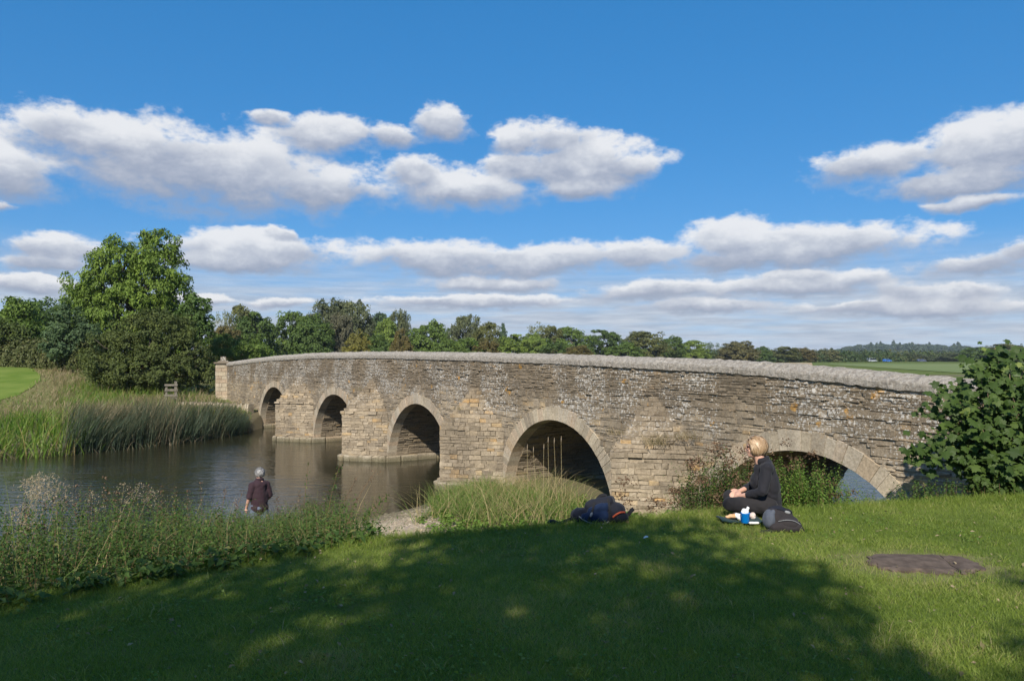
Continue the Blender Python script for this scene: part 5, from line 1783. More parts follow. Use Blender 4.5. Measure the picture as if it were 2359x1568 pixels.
    # green herbs at the pillar foot
    P = scatter(2500, -22, -14, 43, 50, lambda P: (vx(P) > 430) & (vx(P) < 580) & (to_up(P[:, 0], P[:, 1])[1] > .5) & (to_up(P[:, 0], P[:, 1])[1] < 3.5), rng)
    n = len(P)
    a = rng.uniform(0, 6.28, n)
    V, F, at = blades(P, rng.uniform(.15, .45, n), .03, np.stack([np.cos(a), np.sin(a)], 1), rng.uniform(.2, 1, n), rng, 3)
    link("verge_grass", mesh_np("verge_grass", V, F, {'rnd': at}), M_IRIS, kind="stuff", label="green grass at the foot of the stone pillar", cat="grass")


far_bank()

# ------------------------------------------------------------------ the tree overhead whose shade falls on the lawn (it stands behind the photographer)
def shade_tree():
    rng = np.random.default_rng(100)
    k = np.array([SUN.x, SUN.y]) / SUN.z

    def lobe(sx, sy, h, r, ry, rz=None):
        """a lobe at height h above the lawn whose shadow falls round (sx, sy)"""
        return (sx + k[0] * h, sy + k[1] * h, 2.25 + h, r, ry, rz or r * .7)
    lobes = [lobe(-2.9, 1.0, 9.5, 4.0, 3.2, 2.6), lobe(1.25, 7.2, 8.0, 1.05, .9, .66), lobe(.6, 7.9, 7.8, .6, .5, .36), lobe(-.1, 7.0, 7.6, 1.2, .9, .66), lobe(-1.6, 6.3, 7.8, 1.2, .95, .7), lobe(-3.1, 5.0, 7.6, 1.5, 1.1, .8), lobe(1.35, 5.3, 8.4, 1.2, .9, .75),
             lobe(-.1, 5.2, 8.4, 1.4, 1.1, .8), lobe(1.55, 3.8, 7.4, 1.25, 1.0, .8), lobe(-.2, 3.2, 8.2, 1.6, 1.3, 1.0), lobe(-2.0, 4.2, 8.6, 1.5, 1.3, 1.0), lobe(-4.8, 3.4, 8.0, 1.8, 1.4, 1.0), lobe(2.0, 2.2, 7.6, 1.25, 1.1, .9),
             lobe(-6.5, .0, 9.0, 2.8, 2.6, 1.8)]
    wisps = [lobe(3.95, 5.9, 7.0, .22, .2, .14), lobe(3.2, 4.6, 7.0, .20, .2, .14)]
    bx, by = -5.0, -11.5
    zb = float(height(bx, by))
    t = thing("shade_tree", (bx, by, zb), "spreading leafy tree behind the viewpoint that shades the lawn", "tree")
    base = np.array([bx, by, zb])
    L = [(l[0] - bx, l[1] - by, l[2] - zb, *l[3:]) for l in lobes]
    W = [(l[0] - bx, l[1] - by, l[2] - zb, *l[3:]) for l in wisps]
    me, C = crown_mesh("crown", rng, L, 1250, 62, .46, .15, .6, ragged=.06, shell=.35)
    o = link("crown", me, M_TREE, t)
    o.color = (.06, .10, .025, 1)
    me, C2 = crown_mesh("crown", rng, W, 10, 26, .20, .12, .6, ragged=.1, shell=.3)
    o = link("outer_twigs", me, M_TREE, t)
    o.color = (.06, .10, .025, 1)
    link("trunk", trunk_mesh("trunk", rng, 8.2, .36, L, C, 22), M_BARK, t)


shade_tree()


# ------------------------------------------------------------------ young sycamore maple at the right edge
def maple():
    rng = np.random.default_rng(110)
    Y0 = 10.4
    X0, _, _ = px(2330, 1140, Y0)
    zb = float(height(X0, Y0))
    t = thing("sycamore_sapling", (X0, Y0, zb), "young sycamore with broad lobed leaves at the right edge beside the bridge", "tree")
    # leaf outline: five pointed lobes
    ang = np.radians([-150, -120, -98, -75, -52, -30, -8, 12, 30, 48, 68, 90])
    rad = np.array([.42, .62, .40, .66, .60, .98, .52, .66, .60, .58, .52, .02])
    pts = []
    half = [(0.0, -.45), (.30, -.52), (.55, -.30), (.42, -.12), (.80, .02), (.92, .28), (.55, .30), (.38, .42), (.34, .70), (.14, .72), (0.0, 1.0)]
    for (x, y) in half:
        pts.append((x, y))
    for (x, y) in reversed(half[1:-1]):
        pts.append((-x, y))
    pts = np.array(pts)
    n = len(pts)
    V = np.column_stack([pts, -.10 * np.abs(pts[:, 0]) - .12 * np.maximum(pts[:, 1], 0) ** 2 + .06 * np.abs(pts[:, 0]) * (np.arange(n) % 2)])
    V = np.vstack([V, [0, 0, .05]])
    F = np.array([(n, i, (i + 1) % n) for i in range(n)])
    meshes = []
    for i in range(14):
        v = V * np.array([1 + rng.normal() * .06, 1 + rng.normal() * .06, rng.uniform(.5, 1.8)])
        me = mesh_np("leaf", v, F, {'rnd': np.full(n + 1, np.clip(rng.normal(.45, .22), 0, 1))})
        me.materials.append(M_MAPLE)
        meshes.append(me)
    # stems
    A = Acc()
    stems = []

    def stem(b, e, r0):
        b, e = np.array(b, float), np.array(e, float)
        q = np.linspace(0, 1, 7)[:, None]
        p = b + (e - b) * q + np.array([0, 0, .1]) * np.sin(q * np.pi) + rng.normal(size=(7, 3)) * .015 * (q > 0)
        A.add(*tube(p, r0 * (1 - .75 * q[:, 0]), 6))
        stems.append(p)
    k = Y0 / FPX

    def loc(x, y, dy=0.0):
        return ((x - 2330) * k, dy, EYE - (y - HYP) * k - zb)
    tips = [(2285, 800, 0), (2278, 830, .05), (2300, 825, 0), (2330, 810, .2), (2250, 850, -.1), (2205, 880, .1), (2300, 860, -.2), (2350, 880, 0), (2160, 900, 0), (2150, 945, .1), (2190, 925, -.2), (2240, 910, -.3), (2290, 930, -.4), (2340, 940, -.4),
            (2180, 985, -.1), (2230, 980, -.35), (2280, 1000, -.45), (2330, 1010, -.45), (2365, 960, -.2), (2250, 1050, -.4), (2300, 1070, -.5), (2345, 1075, -.5), (2390, 900, .1), (2400, 1000, 0), (2395, 1060, -.3),
            (2132, 1022, -.1), (2110, 1045, -.2), (2160, 1040, -.2), (2210, 1035, -.2), (2360, 835, .3), (2410, 830, .4), (2320, 1115, -.5), (2260, 1110, -.4), (2225, 1085, -.35)]
    roots = [loc(2300, 1150), loc(2340, 1150, .1), loc(2270, 1148, -.1), loc(2250, 1140, .1), loc(2380, 1150)]
    for (x, y, dy) in tips:
        r = roots[rng.integers(len(roots))] if y > 830 else roots[0]
        stem(r, loc(x, y, dy), .016 if y < 900 else .011)
    st = link("stems", A.mesh("stems", True), M_SYCSTEM, t)
    allp = []
    for (x, y, dy), p in zip(tips, stems):
        m = 78
        for j in range(m):
            s = rng.uniform(.30, 1.02) if j > 4 else rng.uniform(.92, 1.04)
            c = np.array([np.interp(s, np.linspace(0, 1, 7), p[:, i]) for i in range(3)])
            d = rng.normal(size=3) * np.array([.115, .12, .08])
            allp.append(c + d)
    P = np.array(allp)
    P = P[(P[:, 2] > .15)]
    n = len(P)
    size = rng.uniform(.035, .105, n)
    # the ones that show (nearest to the lawn side) are pieces of their own, the rest one mass
    vis = ((P[:, 0] + X0) / (P[:, 1] + Y0) * FPX + CXP) < 2375
    order = np.argsort(P[:, 1] + (~vis) * 5 + rng.normal(size=n) * .05)
    rotm = []
    for i in range(n):
        nr = unit(np.array([rng.normal() * .45 - .12, -.75 + rng.normal() * .35, .75 + rng.normal() * .3]))
        tip = np.array([rng.normal() * .6, -.35, -1.0])
        y_ = unit(tip - nr * np.dot(tip, nr))
        x_ = np.cross(y_, nr)
        rotm.append((x_, y_, nr))
    for i in order[:300]:
        o = bpy.data.objects.new("leaf", meshes[rng.integers(14)])
        COL.objects.link(o)
        o.parent = t
        x_, y_, nr = rotm[i]
        M = Matrix(((x_[0], y_[0], nr[0], P[i, 0] / size[i]), (x_[1], y_[1], nr[1], P[i, 1] / size[i]), (x_[2], y_[2], nr[2], P[i, 2] / size[i]), (0, 0, 0, 1)))
        o.matrix_basis = Matrix.LocRotScale(Vector(P[i]), M.to_3x3().to_quaternion(), Vector((size[i],) * 3))
    VV, FF, AA, off = [], [], [], 0
    for i in order[300:]:
        x_, y_, nr = rotm[i]
        v = (V[:, :1] * x_ + V[:, 1:2] * y_ + V[:, 2:] * nr) * size[i] + P[i]
        VV.append(v); FF.append(F + off); AA.append(np.full(len(v), np.clip(rng.normal(.4, .2), 0, 1))); off += len(v)
    link("inner_leaves", mesh_np("inner_leaves", np.concatenate(VV), np.concatenate(FF), {'rnd': np.concatenate(AA)}), M_MAPLE, t, kind="stuff")


M_MAPLE = mat_leaf("sycamore_leaves", [(0.0, (0.032, 0.058, 0.013)), (0.5, (0.052, 0.088, 0.018)), (0.85, (0.085, 0.130, 0.026)), (1.0, (0.17, 0.21, 0.05))], .22, .55, spec=.2)
M_SYCSTEM = mat_plain("sycamore_stem", (0.16, 0.11, 0.07), (0.24, 0.17, 0.11), 20, .8, .2, .2)
maple()


# ------------------------------------------------------------------ stone slab let into the lawn
def slab():
    rng = np.random.default_rng(120)
    cx, cy, hx, hy = SLAB
    z = float(height(cx, cy)) + .026
    t = thing("inspection_slab", (cx, cy, z), "worn brown stone slab set flush in the lawn", "slab", rz=math.radians(-9))
    # two broken flags with worn edges
    for (x0, x1) in ((-hx, .212), (.218, hx)):
        n = 18
        xs, ys = np.linspace(x0, x1, n), np.linspace(-hy, hy, 12)
        X, Y = np.meshgrid(xs, ys)
        ed = np.minimum(np.minimum(X - x0, x1 - X), np.minimum(Y + hy, hy - Y))
        Xj = X + rng.normal(size=X.shape) * .016 * (ed < .001) * (np.minimum(np.abs(X - .212), np.abs(X - .218)) > .01)
        Yj = Y + rng.normal(size=X.shape) * .030 * (ed < .001)
        rd_ = 1 - .20 * (np.abs(X / hx) ** 2 * np.abs(Y / hy) ** 2); Xj = Xj * rd_ + .04 * vnoise(X * 7, Y * 7, 5) * (ed < .001) + .10 * Y; Yj = Yj * rd_ + .06 * vnoise(X * 9, Y * 9, 6) * (ed < .001); Z = -.016 * np.exp(-ed / .02) + .012 * vnoise(X * 6, Y * 6, 2)
        V = np.stack([Xj, Yj, Z], -1).reshape(-1, 3)
        i = np.arange(len(V)).reshape(12, n)
        F = np.stack([i[:-1, :-1], i[:-1, 1:], i[1:, 1:], i[1:, :-1]], -1).reshape(-1, 4)
        b = i[0].tolist() + i[1:, -1].tolist() + i[-1, :-1][::-1].tolist() + i[1:-1, 0][::-1].tolist()
        low = V[b] - np.array([0, 0, .06])
        k = len(V)
        m = len(b)
        F2 = [(b[j], k + j, k + (j + 1) % m, b[(j + 1) % m]) for j in range(m)]
        link("flagstone", mesh_np("flagstone", np.vstack([V, low]), np.vstack([F, F2]), smooth=False), M_SLAB, t)


M_SLAB = mat_plain("worn_brown_stone", (0.080, 0.058, 0.043), (0.145, 0.108, 0.082), 9.0, .9, .5, .2, dist=.012)
slab()


# ------------------------------------------------------------------ wooden stile on the far bank
def stile():
    c = np.array(px(398, 905, 47.5))
    z = float(height(c[0], c[1]))
    t = thing("wooden_stile", (c[0], c[1], z), "weathered wooden stile in front of the dark hawthorn", "stile", rz=math.radians(20))
    rng = np.random.default_rng(130)

    def bar(name, x0, x1, y0, y1, z0, z1):
        V, F = box_np(x0, x1, y0, y1, z0, z1)
        V += rng.normal(size=V.shape) * .008
        link(name, mesh_np(name, V, F), M_WOOD, t)
    bar("post", .10, .24, -.07, .07, -.2, 1.35)
    bar("post", -.42, -.30, -.06, .06, -.2, 1.0)
    bar("rail", -.46, .28, -.11, -.075, .75, .88)
    bar("rail", -.46, .28, -.11, -.075, .42, .55)
    bar("rail", -.46, .28, -.11, -.075, 1.06, 1.18)
    bar("step", -.12, .12, -.45, .3, .30, .36)


M_WOOD = mat_plain("grey_weathered_wood", (0.13, 0.115, 0.09), (0.22, 0.195, 0.155), 12, .9, .4, .1)
stile()


# ------------------------------------------------------------------ far vehicles beside the meadow
def vehicle(x, Y, col, label, van=False, rz=0.0):
    X, _, _ = px(x, 830, Y)
    z = float(height(X, Y))
    t = thing("van" if van else "car", (X, Y, z), label, "van" if van else "car", rz=rz)
    m = mat_plain(t.name + "_paint", col, tuple(c * .9 for c in col), 1, .3, 0, .5)
    h = 2.1 if van else 1.45
    L = 4.9 if van else 4.2
    prof = [(-L / 2, .35), (L / 2, .35), (L / 2, .8), (L / 2 - .1, .95), (L * .26, 1.0), (L * .1, h), (-L * .42, h), (-L / 2, 1.0)] if not van else \
        [(-L / 2, .35), (L / 2, .35), (L / 2, .9), (L / 2 - .7, 1.15), (L / 2 - 1.3, h), (-L / 2, h)]
    n = len(prof)
    V = [(x_, y_, z_) for y_ in (-.85, .85) for x_, z_ in prof]
    bm = bmesh.new()
    vs = [bm.verts.new(v) for v in V]
    bm.faces.new(vs[:n][::-1]); bm.faces.new(vs[n:])
    for i in range(n):
        j = (i + 1) % n
        bm.faces.new((vs[i], vs[j], vs[n + j], vs[n + i]))
    bmesh.ops.recalc_face_normals(bm, faces=bm.faces)
    bmesh.ops.bevel(bm, geom=bm.edges[:], offset=.06, segments=2, affect='EDGES')
    me = bpy.data.meshes.new("body"); bm.to_mesh(me); bm.free()
    link("body", me, m, t)
    A = Acc().add(*box_np(-L * .36, L * .1 if not van else L * .36, -.87, .87, 1.0, h - .15))
    link("side_windows", A.mesh("side_windows"), M_GLASS, t)
    for wx in (-L * .32, L * .32):
        for wy in (-.8, .8):
            link("wheel", Acc().add(*tube([(wx, wy - .1, .32), (wx, wy + .1, .32)], .32, 12)).mesh("wheel"), M_TYRE, t)


M_GLASS = mat_plain("car_glass", (.02, .025, .03), (.03, .035, .04), 1, .1, 0, .6)
M_TYRE = mat_plain("tyre_rubber", (.02, .02, .02), (.03, .03, .03), 5, .8, 0, .2)
vehicle(2008, 395, (.42, .46, .52), "white van parked beyond the green meadow", True, .2)
vehicle(2043, 380, (.05, .16, .50), "bright blue car parked right of the white van", False, .3)
vehicle(2122, 400, (.10, .12, .20), "dark blue car parked farthest right along the meadow edge", False, 0)

# ------------------------------------------------------------------ soft bodies: shapes fused into one skin
def capsule(p0, p1, r0, r1, seg=14, rings=5):
    p0, p1 = np.array(p0, float), np.array(p1, float)
    ax = p1 - p0
    L = np.linalg.norm(ax)
    d = ax / max(L, 1e-6)
    a = np.cross(d, [0, 0, 1.0]) if abs(d[2]) < .9 else np.cross(d, [1.0, 0, 0])
    a /= np.linalg.norm(a)
    b = np.cross(d, a)
    prof = []
    for t in np.linspace(-np.pi / 2 + .02, 0, rings):
        prof.append((np.sin(t) * r0, np.cos(t) * r0))
    for t in np.linspace(0, np.pi / 2 - .02, rings):
        prof.append((L + np.sin(t) * r1, np.cos(t) * r1))
    th = np.linspace(0, 2 * np.pi, seg, endpoint=False)
    V = np.array([p0 + d * h + (a * np.cos(q) + b * np.sin(q)) * r for h, r in prof for q in th])
    F = []
    m = len(prof)
    for i in range(m - 1):
        for j in range(seg):
            k = (j + 1) % seg
            F.append((i * seg + j, i * seg + k, (i + 1) * seg + k, (i + 1) * seg + j))
    F = [list(f) for f in F] + [list(range(seg))[::-1], list(range((m - 1) * seg, m * seg))]
    return V, F


_ICO = ico(3)


def ellip(c, r, rot=None):
    V, F = _ICO
    V = V * np.array(r)
    if rot is not None:
        V = V @ np.array(Matrix.Rotation(rot[0], 3, rot[1])).T
    return V + np.array(c), [list(f) for f in F]


def fuse(name, shapes, voxel, smooth_it=4, noise=0.0, seed=0, smooth_f=.5, nscale=14.0):
    V, F, off = [], [], 0
    for v, f in shapes:
        V.append(v)
        F += [[i + off for i in q] for q in f]
        off += len(v)
    me = bpy.data.meshes.new(name + "_src")
    me.from_pydata(np.concatenate(V).tolist(), [], F)
    o = bpy.data.objects.new(name + "_src", me)
    COL.objects.link(o)
    r = o.modifiers.new("r", 'REMESH')
    r.mode = 'VOXEL'
    r.voxel_size = voxel
    s = o.modifiers.new("s", 'SMOOTH')
    s.iterations = smooth_it
    s.factor = smooth_f
    dg = bpy.context.evaluated_depsgraph_get()
    out = bpy.data.meshes.new_from_object(o.evaluated_get(dg))
    out.name = name
    bpy.data.objects.remove(o)
    bpy.data.meshes.remove(me)
    n = len(out.vertices)
    co = np.empty(n * 3, dtype=np.float32)
    out.vertices.foreach_get('co', co)
    co = co.reshape(-1, 3).astype(float)
    if noise:
        nr = np.empty(n * 3, dtype=np.float32)
        out.vertices.foreach_get('normal', nr)
        nr = nr.reshape(-1, 3)
        w = vnoise(co[:, 0] * nscale + co[:, 2] * nscale * .9, co[:, 2] * nscale * .7 - co[:, 1] * nscale, seed) + .5 * vnoise(co[:, 0] * nscale * 2.3 - co[:, 1] * nscale, co[:, 2] * nscale * 2.1, seed + 3)
        co += nr * (w * noise)[:, None]
        out.vertices.foreach_set('co', co.astype(np.float32).ravel())
    out.polygons.foreach_set('use_smooth', np.ones(len(out.polygons), dtype=bool))
    out.update()
    out.materials.clear()
    return out


def mat_cloth(name, c1, c2, scale=60, bump=.25):
    m, g = new_mat(name)
    P = g.n('ShaderNodeTexCoord').outputs['Object']
    n = g.noise(P, scale, 3.0, .6)
    w = g.noise(P, 9.0, 3.0, .55)
    c = g.mix(g.m('MULTIPLY_ADD', w, .6, g.m('MULTIPLY', n, .4)), c1, c2)
    bmp = g.n('ShaderNodeBump', {'Strength': bump, 'Distance': .004, 'Height': n})
    b = g.n('ShaderNodeBsdfPrincipled', {'Base Color': c, 'Roughness': .85, 'Normal': bmp.outputs[0]})
    b.inputs['Specular IOR Level'].default_value = .2
    b.inputs['Sheen Weight'].default_value = .06
    g.out(b.outputs[0])
    return m


def mat_skin():
    m, g = new_mat("skin")
    P = g.n('ShaderNodeTexCoord').outputs['Object']
    n = g.noise(P, 18.0, 3.0, .6)
    c = g.mix(n, (.50, .27, .19), (.62, .37, .27))
    b = g.n('ShaderNodeBsdfPrincipled', {'Base Color': c, 'Roughness': .55})
    b.inputs['Subsurface Weight'].default_value = .08
    b.inputs['Subsurface Radius'].default_value = (.01, .004, .002)
    g.out(b.outputs[0])
    return m


M_SKIN = mat_skin()
M_BLACK = mat_cloth("black_jersey", (.012, .012, .015), (.024, .023, .028))
M_BLACKT = mat_cloth("black_trouser_cloth", (.016, .015, .016), (.030, .027, .028))
M_MAROON = mat_cloth("dark_plum_polo", (.030, .016, .021), (.050, .028, .034))
M_JEANS = mat_cloth("faded_denim", (.10, .125, .18), (.16, .19, .25))
M_SHOE = mat_plain("dark_shoe", (.03, .028, .025), (.05, .045, .04), 10, .7, .1, .3)
M_LENS = mat_plain("dark_lens", (.015, .008, .006), (.03, .015, .01), 2, .15, 0, .6)


def mat_hair(name, c1, c2, c3):
    m, g = new_mat(name)
    c = g.ramp(g.attr('rnd'), [(0, c1), (.5, c2), (1, c3)])
    b = g.n('ShaderNodeBsdfPrincipled', {'Base Color': c, 'Roughness': .45})
    b.inputs['Specular IOR Level'].default_value = .4
    g.out(b.outputs[0])
    return m


M_BLOND = mat_hair("blond_hair", (.17, .10, .052), (.40, .26, .145), (.64, .48, .32))
M_GREY = mat_hair("grey_hair", (.05, .047, .044), (.21, .20, .19), (.56, .55, .54))


def head_shapes(c, s=1.0):
    """head facing -X, centre c; about 0.23 high"""
    c = np.array(c, float)
    E = lambda o, r, rot=None: ellip(c + np.array(o) * s, np.array(r) * s, rot)
    return [E((.012, 0, .025), (.094, .074, .092)), E((-.028, 0, -.045), (.062, .056, .070)), E((-.060, 0, -.082), (.030, .034, .026)),      # skull, face, chin
            E((-.094, 0, -.012), (.012, .012, .032), (-.35, 'Y')), E((-.104, 0, -.030), (.015, .014, .012)),                                  # nose
            E((-.080, 0, .030), (.020, .050, .014)), E((-.082, 0, -.058), (.014, .024, .007)), E((-.080, 0, -.068), (.013, .022, .007)),       # brow, lips
            E((-.055, .034, -.030), (.030, .022, .026)), E((-.055, -.034, -.030), (.030, .022, .026)),                                       # cheeks
            E((.010, .076, -.012), (.018, .010, .032), (.2, 'Y')), E((.010, -.076, -.012), (.018, .010, .032), (.2, 'Y'))]                      # ears


def hair_mesh(name, c, s, rng, n, length, cover, flow, thick=.012, lift=1.0, volume=(1.0, 1.0, 1.0)):
    """locks laid over the skull: each a thin curved ribbon following the head"""
    c = np.array(c, float)
    A = Acc()
    # solid underlayer
    V, F = _ICO
    keepv = np.array([cover(v) for v in V])
    R = np.array([.104, .086, .102]) * s * np.array(volume)
    ctr = c + np.array([.014, 0, .022]) * s
    tri = np.array([f for f in F if keepv[f].all()])
    quads = np.column_stack([tri, tri[:, 2]])
    d = unit(rng.normal(size=(n * 6, 3)))
    d = d[[cover(v) for v in d]][:n]
    n = len(d)
    steps = 6
    P = []
    cur = d.copy()
    w0 = rng.uniform(.6, 1.2, n)
    off0 = rng.normal(size=n) * .03 + .04 * np.sin(d[:, 1] * 9 + d[:, 0] * 7)
    for i in range(steps):
        f = np.array([flow(v) for v in cur])
        f = f - (f * cur).sum(1, keepdims=True) * cur
        h = 1.0 + .055 * np.sin(np.pi * i / steps) * lift + off0 + .01 * rng.normal(size=n)
        P.append(ctr + cur * R * h[:, None])
        cur = unit(cur + f * (length / steps) + rng.normal(size=cur.shape) * .02)
    P = np.array(P)                      # steps, n, 3
    T = np.gradient(P, axis=0)
    out = unit((P - ctr) / R)
    B = unit(np.cross(T, out))
    wd = (thick * s * np.sin(np.linspace(.35, np.pi * .97, steps)))[:, None, None] * w0[None, :, None]
    a, b = P - B * wd * .5, P + B * wd * .5
    V2 = np.stack([a, b], 2).transpose(1, 0, 2, 3).reshape(-1, 3)
    k = np.arange(steps - 1)
    q = np.stack([2 * k, 2 * k + 1, 2 * k + 3, 2 * k + 2], 1)
    F2 = (q[None] + (np.arange(n) * steps * 2)[:, None, None]).reshape(-1, 4)
    rn = np.clip(rng.normal(.5, .20, n) + .28 * np.sin(d[:, 1] * 17 + d[:, 0] * 11) * np.cos(d[:, 2] * 13), 0, 1)
    A.add(V2, F2, np.repeat(rn, steps * 2))
    me = A.mesh(name, True)
    under = mesh_np(name + "_under", V * R * .985 + ctr, tri, {'rnd': np.full(len(V), .25)}, True)
    return me, under


def hand_shapes(wrist, fwd, side, up, s=1.0, curl=.6):
    """palm, four fingers of unequal length bent at the knuckles, thumb leaving the side of the palm"""
    w, f, sd, u = np.array(wrist), unit(fwd), unit(side), unit(up)
    out = [capsule(w, w + f * .045 * s, .022 * s, .030 * s)]
    pc = w + f * .050 * s
    for j in range(-1, 2):
        out.append(ellip(pc + sd * j * .022 * s, (.040 * s, .022 * s, .016 * s) if abs(f[0]) > .6 else (.026 * s, .036 * s, .016 * s)))
    ln = [.062, .074, .080, .072]
    for i in range(4):
        b = w + f * .082 * s + sd * (-.030 + .020 * i) * s
        d = f.copy()
        for seg, (fr, rr) in enumerate(((.45, .0095), (.32, .0088), (.23, .0080))):
            ang = curl * (.5 + .5 * seg)
            d2 = unit(d * math.cos(ang) - u * math.sin(ang))
            e = b + d2 * ln[i] * fr * s
            out.append(capsule(b, e, rr * s, rr * .95 * s, 8, 3))
            b, d = e, d2
    tb = w + f * .022 * s + sd * .028 * s
    t1 = tb + unit(f * .7 + sd * .75 - u * .25) * .040 * s
    t2 = t1 + unit(f * 1.0 + sd * .1 - u * .35) * .034 * s
    out += [capsule(tb, t1, .013 * s, .011 * s, 8, 3), capsule(t1, t2, .0105 * s, .009 * s, 8, 3)]
    return out


def seated_person():
    Y = 8.42
    X, _, _ = px(1745, 1190, Y)
    z = float(height(X, Y)) + .02
    t = thing("person", (X, Y, z), "seated person with short blond hair and black clothes, cross-legged on the lawn", "person", rz=math.radians(-14))
    t.scale = (.96, .96, .96)
    H = (-.025, 0, .752)
    sh = {s: np.array((.085, s * .175, .545)) for s in (-1, 1)}
    el = {-1: np.array((.030, -.275, .305)), 1: np.array((.000, .260, .310))}
    wr = {-1: np.array((-.185, -.120, .225)), 1: np.array((-.200, .035, .250))}
    hip = {s: np.array((.10, s * .10, .125)) for s in (-1, 1)}
    kn = {-1: np.array((-.300, -.235, .150)), 1: np.array((-.290, .260, .150))}
    ank = {-1: np.array((-.10, .10, .075)), 1: np.array((-.16, -.12, .070))}
    # body
    S = head_shapes(H, .98)
    S += [capsule((.035, 0, .575), (.0, 0, .70), .062, .052), capsule((.10, 0, .15), (.09, 0, .34), .125, .112), capsule((.09, 0, .34), (.065, 0, .50), .115, .105),
          capsule(sh[-1], sh[1], .060, .060), capsule((.055, 0, .53), (.04, 0, .60), .085, .055)]
    for s in (-1, 1):
        S += [capsule(sh[s], el[s], .050, .040), capsule(el[s], wr[s], .040, .026), capsule(hip[s], kn[s], .085, .062), capsule(kn[s], ank[s], .060, .038),
              capsule(ank[s], ank[s] + np.array((-.07, s * -.12, -.02)), .036, .026)]
    S += hand_shapes(wr[-1], (-.75, .75, -.05), (.3, .3, .8), (.2, .2, .5), 1.0, .55)
    S += hand_shapes(wr[1], (-.6, -.75, -.15), (-.4, .3, .5), (.3, -.1, 1), 1.0, .5)
    link("body", fuse("body", S, .0075, 3), M_SKIN, t)
    # black long-sleeved top with turned collar, sleeves pushed up the forearm
    S = [capsule((.105, 0, .12), (.10, 0, .34), .150, .138), capsule((.10, 0, .34), (.072, 0, .50), .140, .122), capsule(sh[-1], sh[1], .074, .074), capsule((.075, 0, .50), (.052, 0, .575), .115, .075),
         ellip((.14, 0, .30), (.10, .16, .22)), ellip((-.01, 0, .38), (.075, .13, .11)), ellip((.10, 0, .10), (.155, .19, .085)), capsule((.095, -.05, .58), (.095, .05, .58), .062, .062)]
    for s in (-1, 1):
        m = el[s] + (wr[s] - el[s]) * .62
        S += [capsule(sh[s], el[s], .070, .058), capsule(el[s], m, .058, .044), ellip(el[s] + (wr[s] - el[s]) * .5, (.050, .050, .046))]
    link("top", fuse("top", S, .010, 3, .015, 4, nscale=15), M_BLACK, t)
    S = []
    n = 15
    for i in range(n):           # collar: a band standing round the nape
        a = np.linspace(-2.1, 2.1, n)[i]
        S.append(ellip((.045 + .062 * math.cos(a), .064 * math.sin(a), .618 + .018 * math.cos(a)), (.022, .022, .036)))
    link("collar", fuse("collar", S, .007, 2), M_BLACK, t)
    # trousers
    S = [ellip((.10, 0, .095), (.165, .195, .10))]
    for s in (-1, 1):
        a2 = ank[s] + (ank[s] - kn[s]) * -.12
        S += [capsule(hip[s] + np.array((0, s * .02, 0)), kn[s], .105, .080), capsule(kn[s], a2, .078, .055), ellip(kn[s], (.085, .085, .078))]
    link("trousers", fuse("trousers", S, .010, 3, .015, 9, nscale=14), M_BLACKT, t)
    for s in (-1, 1):
        f = ank[s] + np.array((-.04, s * -.075, -.02))
        link("shoe", fuse("shoe", [capsule(ank[s] + np.array((-.01, s * -.02, -.015)), f + np.array((-.05, s * -.06, -.012)), .044, .036), ellip(f, (.05, .06, .035))], .009, 3), M_SHOE, t)
    # hair: short, full, covering the ear tops, swept back
    rng = np.random.default_rng(200)

    def cover(v):
        face = (v[0] < -.50 and v[2] < .62) and not (abs(v[1]) > .75 and v[2] > .05)
        low = v[2] < -.62 + (.22 if v[0] < -.1 else 0.0)
        return not (face or low)

    def flow(v):
        return np.array([.55 * (1 if v[2] > -.1 else -.2) - .25 * (v[0] > .6), .25 * np.sign(v[1]) * (v[2] > .3), -1.0 if v[2] < .75 else -.25])
    me, un = hair_mesh("hair", H, .98, rng, 2600, 1.05, cover, flow, .011, 1.5, (1.12, 1.16, 1.08))
    h = link("hair", me, M_BLOND, t)
    link("hair_underlayer", un, M_BLOND, h)
    # sunglasses
    Hc = np.array(H)
    g = link("sunglasses", fuse("sunglasses", [ellip(Hc + (-.092, -.032, .004), (.006, .026, .019)), ellip(Hc + (-.092, .032, .004), (.006, .026, .019)), capsule(Hc + (-.094, -.01, .010), Hc + (-.094, .01, .010), .004, .004, 8, 3),
                                               capsule(Hc + (-.088, -.060, .010), Hc + (.0, -.083, .006), .0055, .004, 8, 3), capsule(Hc + (-.088, .060, .010), Hc + (.0, .083, .006), .0055, .004, 8, 3)], .0035, 1), M_LENS, t)


